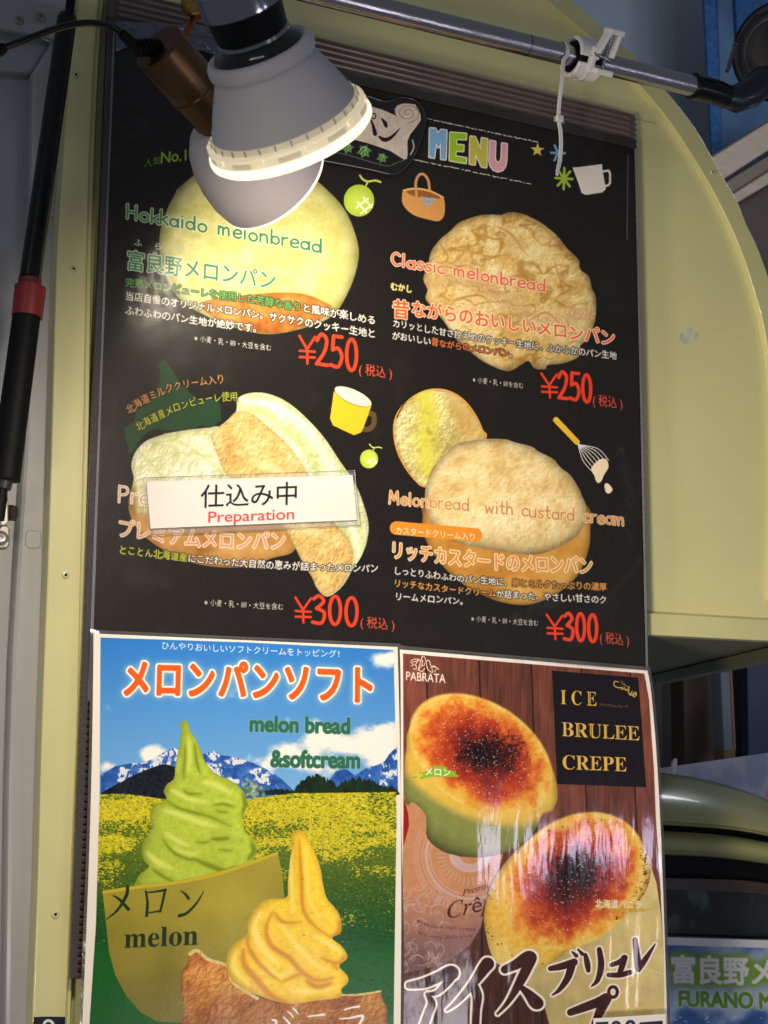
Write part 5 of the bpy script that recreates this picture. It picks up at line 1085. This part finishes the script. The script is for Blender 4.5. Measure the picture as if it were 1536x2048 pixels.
# ------------------------------------------------------------------ front reflector bulb in its black holder
def AX(c, a, t): return c + a * t
dp_ = lambda p_: float(RW.T[2] @ (np.asarray(p_) - CAM))
def along(C_, a_, px):
    """axis distance whose image lies px photo pixels from the image of C_ (negative = towards the holder)"""
    p0 = np.array(pix(C_)); sg = 1 if px > 0 else -1; lo, hi = 0.0, .4
    for _ in range(40):
        m_ = (lo + hi) / 2
        if np.hypot(*(np.array(pix(C_ + a_ * m_ * sg)) - p0)) < abs(px): lo = m_
        else: hi = m_
    return lo * sg
def conv(C_, a_, a0, prof):
    out = []
    for q, r in prof:
        t = along(C_, a_, q - a0) if abs(q - a0) > .01 else 0.0; out.append((t, r * dp_(C_ + a_ * t) / F))
    return out
s1 = B1D / F
lamp = thing('spot_lamp', 'grey reflector bulb with glowing cream rim in a black lamp holder, front lamp', 'lamp', B1C)
a1, R_ = B1A, lambda px: px * s1
T = lambda q: along(B1C, a1, q - 176); L1 = lambda prof: conv(B1C, a1, 176, prof)
lathe('holder', B1C, a1, L1([(-110, 0), (-110, 78), (-62, 82), (-60, 82), (-56, 80), (-4, 74), (0, 72), (0, 60)]), M_BLACKM, lamp, 64)
lathe('collar_ring', B1C, a1, L1([(-110, 83), (-66, 86), (-58, 85), (-57, 80)]), M_CHROME, lamp, 64)
lathe('chrome_ring', B1C, a1, L1([(-2, 73), (0, 76), (7, 76), (8, 70)]), M_CHROME, lamp, 64)
lathe('neck', B1C, a1, L1([(4, 70), (10, 76), (20, 90), (34, 98), (48, 101)]), mat('dark_glass_neck', lin(38, 36, 34), .1, .6, coat=.5), lamp, 64)
lathe('reflector_shell', B1C, a1, L1([(30, 97), (28, 102), (31, 108), (38, 112), (50, 113), (58, 111), (62, 106), (64, 105), (90, 117), (130, 135), (170, 151), (172, 152), (172, 146)]), M_GREYP, lamp, 96, 28)
lathe('vent_band', B1C, a1, L1([(168, 147), (172, 153), (186, 157), (186, 150)]), M_BAND, lamp, 96)
lathe('diffuser_lip', B1C, a1, L1([(183, 154), (182, 162), (184, 166), (187.5, 167), (189, 164.5), (191, 164.5), (205.5, 167)]), M_RIM2, lamp, 96, 22)
lathe('diffuser_rim', B1C, a1, L1([(205, 164), (206, 170), (213, 171.5), (220, 170), (226, 163), (228, 150), (226, 146)]), M_RIM, lamp, 96, 22)
lathe('lens', B1C, a1, L1([(222, 149), (225, 120), (227, 60), (228, 0)]), M_LENS, lamp, 48)
_, u1, w1 = frame_of(a1)
M_RB = mat('rib_cream', lin(186, 176, 150), .5)
for k in range(30):
    th = 2 * math.pi * k / 30 + .07; rd = u1 * math.cos(th) + w1 * math.sin(th); tg = np.cross(a1, rd)
    box('rib', B1C + a1 * (T(178)) + rd * R_(156.5), (a1, rd, tg), (T(185) - T(172), R_(3), R_(2.4)), M_RB, lamp, 0)
M_CLIP = mat('cream_clip', lin(225, 214, 186), .4, emit=(1, .85, .55, 1), estr=.5)
for k in range(10):
    for nm, off, wd_, q0, q1, rad in (('clip', 0, 16, 186, 198, 165.6), ('slot', .26, 46, 192, 203, 164.6)):
        th = 2 * math.pi * k / 10 + .3 + off; v = []; f = []; n_s = 5
        for i in range(n_s + 1):
            q = th + (i / n_s - .5) * wd_ / 165; rd = u1 * math.cos(q) + w1 * math.sin(q)
            for tt, rr0 in ((q0, 0), (q0, 2.6), (q1, 2.9), (q1, 0)): t_ = T(tt); v.append(B1C + a1 * t_ + rd * (rad + rr0 - .5 * (nm == 'slot')) * dp_(B1C + a1 * t_) / F)
        for i in range(n_s):
            for j in range(4): j2 = (j + 1) % 4; f.append((4 * i + j, 4 * i + j2, 4 * i + 4 + j2, 4 * i + 4 + j))
        f += [(3, 2, 1, 0), tuple(4 * n_s + j for j in range(4))]
        obj(nm, v, f, M_CLIP if nm == 'clip' else M_SLOT, lamp)

# ------------------------------------------------------------------ rear lamp: bronze holder, grey bulb facing the sheet
s2 = B2D / F; ca = .80
lamp2 = thing('bronze_lamp', 'aged bronze lamp holder on a black cable with grey dome bulb, rear lamp', 'lamp', B2C)
a2 = B2A; R2 = lambda px: px * s2
T2 = lambda q: along(B2C, a2, q - 352); L2 = lambda prof: conv(B2C, a2, 352, prof)
lathe('holder', B2C, a2, L2([(4, 0), (3, 20), (-1, 50), (0, 54), (3, 55), (104, 54), (107, 56.5), (112, 56.5), (114, 53), (180, 50), (184, 47), (206, 44)]), M_BRONZE, lamp2, 64, 30)
lathe('bulb_neck', B2C, a2, L2([(195, 40), (232, 46)]), M_BLACKM, lamp2, 48)
lathe('dome_shell', B2C, a2, L2([(188, 44), (192, 62), (204, 84), (224, 101), (252, 114), (286, 122), (320, 124), (348, 120), (352, 119), (352, 114)]), mat('grey_dome_shell', lin(204, 194, 198), .5, bump=.1, bscale=700, var=.04, vscale=20), lamp2, 96, 28)
lathe('dome_rim', B2C, a2, L2([(351, 115), (351.5, 119.5), (353.5, 120.5), (356, 119.5), (357.5, 111)]), mat('lit_white_rim', lin(255, 245, 225), .3, emit=(1, .9, .68, 1), estr=1.0), lamp2, 96)
lathe('lens', B2C, a2, L2([(355, 112), (358, 0)]), M_LENS, lamp2, 48)
cap = AX(B2C, a2, T2(3)); back = -a2
tube('strain_relief', [cap, PD(272, 96, dp_(cap) - .012), PD(243, 66, dp_(cap) - .022)], [R2(15), R2(13), R2(9)], M_BLACKM, lamp2)
for i_ in range(5): lathe('relief_ridge', cap + (PD(272, 96, dp_(cap) - .012) - cap) * (.15 + .2 * i_), PD(272, 96, dp_(cap) - .012) - cap, [(0, R2(13)), (R2(1), R2(16.5)), (R2(3), R2(16.5)), (R2(4), R2(13))], M_BLACKM, lamp2, 24)
e0 = PD(243, 66, dp_(cap) - .022); pe = pix(e0)
de = dp_(e0)
cab = [PD(x, y, z_) for x, y, z_ in [(-60, 118, de - .06), (0, 98, de - .05), (60, 76, de - .04), (110, 58, de - .03), (150, 48, de - .02), (185, 46, de - .01), (215, 52, de)]] + [PD((pe[0] + 218) / 2, (pe[1] + 50) / 2 - 1, de), e0]
tube('cable', crom(cab, 8), MM(7.0, de), M_BLACKG, lamp2, 14)
tube('cable_joint', [PD(-30, 112, de - .052), PD(2, 98, de - .05), PD(12, 94, de - .05)], [MM(13, de), MM(13, de), MM(8, de)], M_BLACKM, lamp2)
# bracket arm and knurled knob
br0, br1 = PD(358, 92, B2D + .01), PD(396, 24, B2D + .03)
tube('bracket_arm', [PD(352, 102, B2D + .005), br0, br1, PD(402, 8, B2D + .03)], MM(7.5, B2D), M_COPPER, lamp2, 16)
lathe('knob', PD(386, 8, B2D + .02), camdir(.3, .1, -1), [(-.008, .008), (-.006, .0098), (.006, .0098), (.008, .008), (.008, 0)], M_BRASS, lamp2, 40, 60)
tube('bracket_bar', [PD(352, 100, B2D), PD(420, 150, B2D - .01), PD(450, 172, B2D - .01)], MM(4, B2D), M_BLACKM, lamp2, 12)

# ------------------------------------------------------------------ steel rail, end cap, clamp, cable tie, black floodlight
DRl = .085
ra, rb = P(560, -32, DRl), P(1393, 174, DRl); rdir = _n(rb - ra); rr_ = .0108
rail = thing('steel_rail', 'shiny steel rail crossing above the menu board with a black end socket', 'rail', (ra + rb) / 2)
tube('rod', [ra - rdir * .3, ra, (ra + rb) / 2, rb], rr_, M_STEEL, rail, 40)
ecd = _n(P(1463, 196, DRl) - rb)
tube('end_socket', [rb - rdir * .004, rb + rdir * .012, P(1440, 188, DRl), P(1462, 197, DRl)], [.0132, .0136, .0132, .0118], M_BLACKG, rail, 32)
tube('socket_rim', [rb - rdir * .0045, rb - rdir * .001], .0142, M_BLACKG, rail, 32)
jc = ra + rdir * ((P(1054, 83, DRl) - ra) @ rdir)
tube('rod_joint', [jc - rdir * .0004, jc + rdir * .0004], rr_ + .0002, M_BLACKG, rail, 32)
# clamp
cc = P(1168, 112, DRl); cc = ra + rdir * ((cc - ra) @ rdir)
clampo = thing('pipe_clamp', 'white plastic toggle clamp gripping the steel rail', 'clamp', cc)
_, cu, cw = frame_of(rdir)
toC = _n(CAM - cc); toC = _n(toC - rdir * (toC @ rdir)); upv = _n(np.cross(rdir, toC)); upv = upv if upv[2] > 0 else -upv
def arc_shell(name, a_lo, a_hi, r0, r1, l0, l1, m, parent, seg=30):
    v = []; f = []
    for k in range(seg + 1):
        th = math.radians(a_lo + (a_hi - a_lo) * k / seg); d_ = toC * math.cos(th) + upv * math.sin(th)
        v += [cc + d_ * r0 + rdir * l0, cc + d_ * r1 + rdir * l0, cc + d_ * r1 + rdir * l1, cc + d_ * r0 + rdir * l1]
    for k in range(seg):
        o_, q_ = 4 * k, 4 * k + 4
        for j in range(4): j2 = (j + 1) % 4; f.append((o_ + j, o_ + j2, q_ + j2, q_ + j))
    f += [(0, 3, 2, 1), tuple(4 * seg + j for j in range(4))]
    o = obj(name, v, f, m, parent, True, 40); b = o.modifiers.new('b', 'BEVEL'); b.width = .0012; b.segments = 2; b.limit_method = 'ANGLE'; b.angle_limit = math.radians(60); return o
arc_shell('upper_jaw', 12, 170, .0165, .0212, -.0165, .0125, M_WPLAST, clampo); arc_shell('lower_jaw', -182, -8, .0165, .0212, -.0165, .0135, M_WPLAST, clampo)
arc_shell('jaw_rib', -150, -20, .0212, .0222, -.004, -.001, M_WPLAST, clampo)
arc_shell('rubber_liner', -180, 180, .0112, .0164, -.0145, .0125, M_BLACKM, clampo)
fx = cc + toC * .021
def cbox(name, c_, sz, m, bev=.0012, tilt=0):
    a_ = rdir * math.cos(tilt) + upv * math.sin(tilt); b_ = -rdir * math.sin(tilt) + upv * math.cos(tilt)
    return box(name, c_, (a_, b_, toC), sz, m, clampo, bev)
cbox('lever', fx + rdir * .0005 + upv * .0215 + toC * .006, (.0040, .027, .013), M_WPLAST, .0014, -.35)
cbox('lever', fx + rdir * .0145 + upv * .0200 + toC * .006, (.0035, .026, .013), M_WPLAST, .0012, -.12)
cbox('lever_bridge', fx + rdir * .0095 + upv * .0325 + toC * .007, (.019, .0055, .014), M_WPLAST, .0016)
cbox('jaw_lug', fx + rdir * .0080 - upv * .0080 + toC * .004, (.021, .0060, .017), M_WPLAST, .0014)
cbox('jaw_lug', fx - rdir * .0040 - upv * .0030 + toC * .001, (.0060, .0170, .008), M_WPLAST, .0014)
cbox('jaw_lug', fx - rdir * .0020 + upv * .0085 + toC * .001, (.0075, .0130, .009), M_WPLAST, .0014)
tube('toggle_bolt', [fx + rdir * .0085 + upv * .030 + toC * .004, fx + rdir * .0085 - upv * .006 + toC * .004], .0021, M_CHROME, clampo, 16)
tube('pivot_pin', [fx - rdir * .0045 + upv * .0075 + toC * .004, fx + rdir * .014 + upv * .0045 + toC * .004], .0023, M_CHROME, clampo, 16)
lathe('pin_head', fx - rdir * .0035 + upv * .0085 + toC * .0062, toC, [(-.001, .0024), (.0006, .0024), (.0010, .0014), (.0010, 0)], M_CHROME, clampo, 20)
# tie
tie = thing('cable_tie', 'translucent white cable tie looped over the rail, tail hanging over the menu', 'cable tie', P(1122, 235, .07))
lp = []
cz = P(1123, 99, DRl); cz = ra + rdir * ((cz - ra) @ rdir)
for th in np.linspace(205, 0, 16): t_ = math.radians(th); lp.append(cz + (toC * math.cos(t_) + upv * math.sin(t_)) * (rr_ + .0012))
path = lp + [P(x, y, d) for x, y, d in [(1127, 122, .094), (1124, 160, .088), (1119, 200, .078), (1117, 236, .072), (1121, 262, .070), (1122, 290, .070), (1120, 318, .071), (1116, 338, .074), (1114, 350, .077)]]
def strap(name, path, w, th, m, parent):
    path = crom(path, 4); v = []; f = []; n = len(path)
    for i, p in enumerate(path):
        t = _n(path[min(i + 1, n - 1)] - path[max(i - 1, 0)]); s_ = _n(rdir - t * (rdir @ t)); nn = np.cross(t, s_); w_ = w * (1 if i < n - 6 else .55 + .45 * (n - 1 - i) / 5)
        v += [p - s_ * w_ / 2 - nn * th / 2, p + s_ * w_ / 2 - nn * th / 2, p + s_ * w_ / 2 + nn * th / 2, p - s_ * w_ / 2 + nn * th / 2]
    for i in range(n - 1):
        for j in range(4): j2 = (j + 1) % 4; f.append((4 * i + j, 4 * i + j2, 4 * i + 4 + j2, 4 * i + 4 + j))
    f += [(3, 2, 1, 0), tuple(4 * (n - 1) + j for j in range(4))]
    return obj(name, v, f, m, parent, True, 50)
strap('strap', path, .0040, .0013, M_TIE, tie)
box('tie_head', P(1119, 237, .073), (rdir, (0, 0, 1), (0, 1, 0)), (.0078, .0064, .005), M_TIE, tie, .001)
box('suction_pad', P(1118, 240, .068), (rdir, (0, 0, 1), (0, 1, 0)), (.0125, .006, .0015), clear_mat('clear_pad', lin(200, 200, 205), .35), tie, .0005)

# black floodlight at the top-right corner
fc = P(1560, 102, .10)
fl = thing('black_floodlight', 'black clamp floodlight with grey rings at the end of the steel rail', 'floodlight', fc)
fa = camdir(-.50, .16, -.85)
M_NAVY = mat('black_housing', lin(16, 18, 30), .35, coat=.2, bump=.05, bscale=200); M_DG = mat('dark_grey_ring', lin(46, 48, 58), .4, var=.05)
lathe('housing', fc, fa, [(-.060, 0), (-.060, .034), (-.030, .0515), (-.004, .0535), (.000, .0520), (.002, .0500), (.010, .0450), (.011, .0405), (.016, .0350), (.017, .0290), (.012, 0)], M_NAVY, fl, 72, 30)
lathe('grey_ring', fc, fa, [(.0030, .0500), (.0068, .0490), (.0108, .0452), (.0100, .0440)], M_DG, fl, 72, 60)
lathe('grey_ring', fc, fa, [(.0125, .0400), (.0165, .0385), (.0178, .0340), (.0160, .0320)], M_DG, fl, 72, 60)
lathe('front_disc', fc, fa, [(.0150, .0290), (.0170, .0270), (.0172, 0)], M_NAVY, fl, 48)
lathe('trim_ring', fc, fa, [(-.0045, .0525), (-.004, .0548), (-.0015, .0548), (-.001, .0525)], M_BLACKG, fl, 72)
tube('swivel_arm', [P(1452, 193, DRl), P(1470, 198, DRl), P(1500, 186, .09), P(1530, 160, .095)], [.0125, .0150, .0165, .017], M_NAVY, fl, 28)
box('yoke_rib', P(1490, 62, .118), (camdir(.58, -.81, 0), camdir(.81, .58, 0), camdir(0, 0, 1)), (.040, .005, .012), M_NAVY, fl, .0015)
box('yoke_rib', P(1462, 118, .112), (camdir(.30, -.95, 0), camdir(.95, .30, 0), camdir(0, 0, 1)), (.028, .004, .010), M_DG, fl, .0015)

# ------------------------------------------------------------------ left: inner door frame, gas strut, latch
fr_ = thing('hatch_frame', 'grey-white painted hatch frame left of the green door border', 'door frame', P(40, 1300, -.02))
def px_prism(name, pts, d, th, m, par, bevel=.001, sm=0): return poly_px(name, pts, d, th, m, par, bevel, sm)
px_prism('frame_strip', [(64, 145), (100, 88), (150, -60), (230, -60), (215, 300), (200, 900), (180, 1400), (150, 2200), (8, 2200), (16, 1560), (24, 1300), (36, 1080), (50, 880), (56, 600), (60, 350)], -.030, .03, M_WHITE, fr_, .004)
px_prism('recessed_panel', [(-200, 120), (90, 140), (90, 2200), (-200, 2200)], -.046, .01, M_WHITE, fr_)
px_prism('corner_gusset', [(64, 147), (104, 84), (72, 70), (-200, 30), (-200, 128)], -.036, .02, M_WHITE, fr_, .003)
px_prism('top_plate', [(-200, -120), (190, -120), (150, 20), (118, 80), (70, 69), (-200, 24)], -.022, .006, M_WHITE, fr_, .001)
for x, y in ((38, 41), (81, 34)):
    c_ = P(x, y, -.0215); o = lathe('screw', c_, (0, -1, 0), [(-.001, .0044), (.0004, .0044), (.0014, .0030), (.0012, .0012), (0, .0010), (0, 0)], mat('zinc_screw', lin(140, 138, 132), .35, .7), fr_, 20)
px_prism('stamped_boss', [(52, 1062), (64, 1060), (80, 1062), (84, 1078), (80, 1096), (60, 1098), (50, 1090)], -.0292, .004, M_WHITE, fr_, .0015, 3)
# strut
DS = .055
def sp(x, y, d=DS): return P(x, y, d)
strut = thing('gas_strut', 'black gas strut with dark red band on the left, beside the hatch frame', 'gas strut', sp(30, 800))
def px_r(px, p): return px * dp_(p) / F
A0, A1 = sp(134, 38), sp(60, 556)
tube('cylinder', [A0, A1], [px_r(19.5, A0), px_r(21.5, A1)], M_BLACKG, strut, 40)
tube('cylinder_cap', [sp(135, 30), A0], [px_r(17, A0), px_r(20, A0)], M_BLACKG, strut, 40)
tube('piston_rod', [sp(150, -80), sp(138, 32)], px_r(9, A0), M_BLACKM, strut, 20)
tube('red_band', [sp(61, 574), sp(54, 634)], [px_r(31, A1), px_r(30, A1)], M_RED, strut, 40)
tube('band_lip', [sp(60, 558), sp(58, 590)], [px_r(23, A1), px_r(23, A1)], mat('dark_red_inner', lin(90, 18, 22), .5), strut, 30)
tube('sleeve', [sp(53, 632), sp(10, 960)], [px_r(27.5, A1), px_r(29, A1)], M_BLACKM, strut, 40)
tube('sleeve_end', [sp(10, 958), sp(6, 978)], [px_r(17, A1), px_r(15, A1)], mat('grey_nut', lin(70, 68, 66), .35, .6), strut, 24)
tube('ball_joint', [sp(4, 976), sp(1, 1000), sp(-4, 1040)], [px_r(11, A1), px_r(13, A1), px_r(12, A1)], M_BLACKM, strut, 20)
# label print on the tube
bkt = thing('latch_bracket', 'small grey steel bracket with cross-head screw under the gas strut', 'bracket', P(5, 1075, -.0))
M_BK = mat('zinc_bracket', lin(150, 146, 142), .38, .55, var=.08, vscale=30)
px_prism('plate', [(-30, 1050), (14, 1050), (20, 1056), (20, 1090), (14, 1097), (-30, 1097)], -.006, .012, M_BK, bkt, .0015)
px_prism('upright', [(4, 1000), (17, 996), (17, 1046), (8, 1052), (0, 1050)], .02, .03, M_BK, bkt, .001)
lathe('bolt', P(22, 1026, .0), camdir(1, 0, -.2), [(-.004, .0075), (.003, .0075), (.004, .0065), (.004, 0)], mat('dark_bolt', lin(70, 66, 60), .4, .6), bkt, 6)
lathe('screw', P(2, 1076, -.0055), (0, -1, 0), [(0, .0062), (.001, .0062), (.0026, .0035), (.0024, .0014), (.0008, .001), (.0008, 0)], M_BK, bkt, 24)
# label at the foot of the green border
cv = Cv(55, 2020, 145, 2110, 3, C(26, 30, 48)); cv.paint(cv.brush([[(97 + 11 * math.cos(a), 2056 + 15 * math.sin(a), 2.6) for a in np.linspace(-2.6, 3.3, 24)]]), C(225, 228, 235))
st_ = img_sheet('navy_sticker', crom([(68, 2040), (72, 2034), (124, 2034), (130, 2040), (128, 2092), (64, 2092)], 3, True), cv, -.0095, dict(rough=.3, waves=[]), th=.0004)
tag(st_, 'small navy sticker with white mark low on the green door border', 'sticker')

# ------------------------------------------------------------------ behind, right side
M_WALL = mat('dim_blue_grey_wall', lin(158, 172, 184), .8, var=.08, vscale=1.2)
wl = prism('wall_behind', [P(-2200, -700, -2.2), P(2600, -700, -2.2), P(2600, 3400, -2.2), P(-2200, 3400, -2.2)], .05, M_WALL); struct(wl)
M_BLUE = mat('blue_banner_cloth', lin(84, 116, 152), .8, var=.18, vscale=9, bump=.2, bscale=40); M_BLUE2 = mat('deep_blue_pattern', lin(44, 92, 150), .8, var=.35, vscale=60)
bn = thing('blue_banner', 'patterned blue cloth banner hanging behind the van, upper right', 'banner', P(1480, 150, -1.9))
px_prism('cloth', [(1432, -80), (1700, -80), (1700, 330), (1446, 330)], -1.9, .01, M_BLUE, bn, 0); px_prism('dark_stripe', [(1404, -80), (1428, -80), (1446, 330), (1426, 330)], -1.88, .01, M_BLUE2, bn, 0); px_prism('dark_stripe', [(1466, -80), (1536, -80), (1536, 60), (1476, 90)], -1.885, .01, M_BLUE2, bn, 0)
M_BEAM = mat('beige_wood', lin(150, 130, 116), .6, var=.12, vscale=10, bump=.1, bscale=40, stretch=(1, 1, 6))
def beam(pts, d, th, m, label): tag(px_prism('wooden_beam', pts, d, th, m, None, .004), label, 'beam', 'slanted beams at the upper right')
beam([(1400, 329), (1427, 312), (1700, 143), (1700, 195), (1450, 357), (1420, 375)], -1.5, .10, M_BEAM, 'widest beige beam slanting under the blue banner')
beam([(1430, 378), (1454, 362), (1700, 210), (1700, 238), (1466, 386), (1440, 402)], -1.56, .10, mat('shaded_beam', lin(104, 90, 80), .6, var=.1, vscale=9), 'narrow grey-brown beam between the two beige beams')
beam([(1440, 405), (1466, 388), (1700, 240), (1700, 272), (1478, 404), (1450, 420)], -1.52, .10, M_BEAM, 'lowest beige beam above the dark brown panel')
px = px_prism('dark_wall_panel', [(1430, 428), (1700, 266), (1750, 1230), (1430, 1230)], -1.6, .05, mat('dark_brown_panel', lin(62, 48, 44), .6, var=.2, vscale=3), None, 0); tag(px, 'dark brown wall panel behind the curved door edge, below the beams', 'wall panel')
# shop interior seen below the door
sh = thing('wooden_cabinet', 'dark brown cabinet with grey post seen through the gap under the green door', 'cabinet', P(1410, 1450, -.9))
BR = lambda r, g, b, n: mat(n, lin(r, g, b), .55, var=.15, vscale=5)
px_prism('back_panel', [(1200, 1290), (1800, 1200), (1800, 1620), (1200, 1620)], -1.1, .03, BR(34, 30, 32, 'cab_dark'), sh, 0)
px_prism('door', [(1366, 1300), (1447, 1290), (1452, 1560), (1370, 1570)], -.95, .04, BR(84, 62, 56, 'cab_brown'), sh, .002); px_prism('side_board', [(1296, 1330), (1324, 1330), (1328, 1600), (1296, 1600)], -.96, .04, BR(70, 54, 50, 'cab_side'), sh, .002)
px_prism('post', [(1440, 1335), (1459, 1335), (1467, 1500), (1448, 1502)], -.90, .03, BR(110, 122, 128, 'cab_post'), sh, .002); px_prism('post_edge', [(1459.5, 1336), (1464, 1338), (1472, 1498), (1467.5, 1500)], -.90, .03, BR(150, 96, 74, 'cab_post_edge'), sh, 0)
px_prism('post_foot', [(1448, 1500), (1471, 1497), (1471, 1524), (1448, 1526)], -.89, .03, BR(112, 92, 58, 'cab_foot'), sh, .001)
sc2 = px_prism('blue_screen', [(1494, 1280), (1800, 1240), (1800, 1560), (1498, 1560)], -1.0, .02, mat('blue_screen', lin(52, 60, 96), .5, var=.4, vscale=4), None, 0); tag(sc2, 'dim blue display panel at right edge below the door', 'panel')
M_FLO = bpy.data.materials.new('floral_cloth'); M_FLO.use_nodes = True
_N = M_FLO.node_tree.nodes; _L = M_FLO.node_tree.links; _t = _N.new('ShaderNodeTexCoord'); _v = _N.new('ShaderNodeTexNoise'); _v.inputs['Scale'].default_value = 11; _v.inputs['Detail'].default_value = 3; _L.new(_t.outputs['Object'], _v.inputs[0])
_r = _N.new('ShaderNodeValToRGB'); e_ = _r.color_ramp.elements; e_[0].position = .36; e_[0].color = lin(150, 160, 190); e_[1].position = .62; e_[1].color = lin(196, 120, 150); x_ = e_.new(.50); x_.color = lin(186, 182, 196); x_ = e_.new(.44); x_.color = lin(176, 182, 200); _L.new(_v.outputs[0], _r.inputs[0]); _L.new(_r.outputs[0], _N['Principled BSDF'].inputs['Base Color']); _N['Principled BSDF'].inputs['Roughness'].default_value = .7
fb = px_prism('floral_banner', [(1250, 1549), (1318, 1538), (1536, 1507), (2000, 1445), (2000, 1900), (1250, 1700)], -.70, .01, M_FLO, None, 0); tag(fb, 'pale pink and blue floral cloth behind the curved green hood', 'cloth banner')
tg_ = px_prism('white_tag', crom([(1346, 1546), (1345, 1530), (1349, 1519), (1354, 1518), (1354, 1530), (1351, 1546)], 3, True), -.66, .004, M_WPLAST, None, 0); tag(tg_, 'tiny white clip standing on the floral cloth edge', 'clip')
# hood of the neighbouring kiosk
hd = thing('kiosk_hood', 'curved olive green vehicle hood over a dark window, lower right', 'vehicle', P(1440, 1700, -.25))
cr5 = lambda q: crom(q, 6)
U0 = cr5([(1250, 1542), (1318, 1545), (1400, 1557), (1470, 1575), (1540, 1600), (1640, 1645), (1900, 1800)]); U1 = cr5([(1250, 1646), (1320, 1649), (1400, 1654), (1470, 1660), (1540, 1672), (1640, 1694), (1900, 1790)])
U2 = cr5([(1250, 1659), (1322, 1662), (1400, 1666), (1470, 1673), (1540, 1685), (1640, 1706), (1900, 1800)]); U3 = cr5([(1250, 1708), (1325, 1710), (1400, 1713), (1470, 1719), (1540, 1729), (1640, 1748), (1900, 1830)])
M_OL = mat('olive_green_paint', lin(150, 152, 104), .26, coat=.5, bump=.03, bscale=100, var=.06, vscale=4)
ribbon('hood_panel', U0, U1, M_OL, hd, lambda t: .05 * math.sin(math.pi * min(1, t * .62 + .0)) ** .5 - .02 * (t > .93), 26, -.32, -.28, th=.01)
ribbon('seal', U1, U2, M_BLACKM, hd, None, 1, -.29, -.29)
ribbon('lower_band', U2, U3, M_OL, hd, lambda t: .018 * math.sin(math.pi * t) ** .6, 12, -.27, -.275, th=.01)
U4 = cr5([(1250, 1776), (1330, 1778), (1470, 1784), (1540, 1790), (1640, 1806), (1900, 1850)])[:len(U3)]
def rs(a, n): t = np.linspace(0, 1, len(a)); s_ = np.linspace(0, 1, n); return np.stack([np.interp(s_, t, a[:, 0]), np.interp(s_, t, a[:, 1])], 1)
n5 = len(U3); mid = rs(cr5([(1250, 1754), (1330, 1756), (1470, 1760), (1540, 1768), (1640, 1784), (1900, 1838)]), n5); U4 = rs(U4, n5)
ribbon('recess', U3, mid, M_BLACKM, hd, None, 1, -.30, -.30); ribbon('window_frame', mid, U4, mat('brown_frame', lin(66, 46, 42), .4, var=.2), hd, None, 1, -.285, -.285)
U5 = rs(np.array([(1250, 1868), (1900, 1892)], float), n5); U6 = rs(np.array([(1250, 1880), (1900, 1906)], float), n5)
ribbon('window_glass', U4, U5, mat('dark_glass_painted_reflections', lin(28, 34, 36), .06, var=.9, vscale=10, coat=.3, dirt_or_reflection=(lin(66, 84, 82), 14, .56)), hd, None, 1, -.29, -.29); ribbon('sill', U5, U6, mat('grey_sill', lin(120, 116, 112), .5), hd, None, 1, -.28, -.28)  # noise and teal blotches put reflections into the glass colour
px_prism('lower_body', [(1250, 1881), (1900, 1907), (1900, 2300), (1250, 2300)], -.285, .01, M_OL, hd, 0)
cvf = Cv(1270, 1865, 1800, 2210, 2, C(206, 208, 220))
q_ = cvf.poly([(1290, 1889), (1780, 1903), (1780, 2200), (1290, 2200)]); cvf.paint(q_, lambda X, Y: C(44, 84, 150) + (C(150, 170, 205) - C(44, 84, 150)) * sstep(.42, .72, fbm(X, Y, 70, 4, 1) + .2 * np.exp(-((Y - 1990) / 50) ** 2))[..., None])
cvf.text('富良野メロンパン', [(1341, 1961), (1762, 1972)], 60, C(216, 216, 226), (C(128, 158, 50), 3), (C(110, 150, 50), 12, 1.3), wt=2.0, pad=40)
cvf.text('FURANO MELONPAN', [(1356, 2012), (1716, 2022)], 44, C(92, 138, 40), (C(190, 200, 210), 2), (C(190, 200, 215), 8, .8), wt=2.0, pad=30)
rz = random.Random(4)
for _ in range(26): x, y = rz.uniform(1340, 1780), rz.uniform(2030, 2060); cvf.paint(cvf.brush([[(x, y, 1.2), (x + rz.uniform(-8, 8), y + rz.uniform(-4, 4), .4)]]), C(220, 225, 235), .7)
kp = img_sheet('furano_poster', [(1262, 1872), (1780, 1888), (1780, 2200), (1262, 2200)], cvf, -.262, dict(rough=.25, waves=[(10, .4, .008, (1, 1, 1))], coat=.3))
tag(kp, 'blue Furano melon bread poster with green lettering under the dark window, lower right', 'poster')
# plain street-side floor far below is out of view
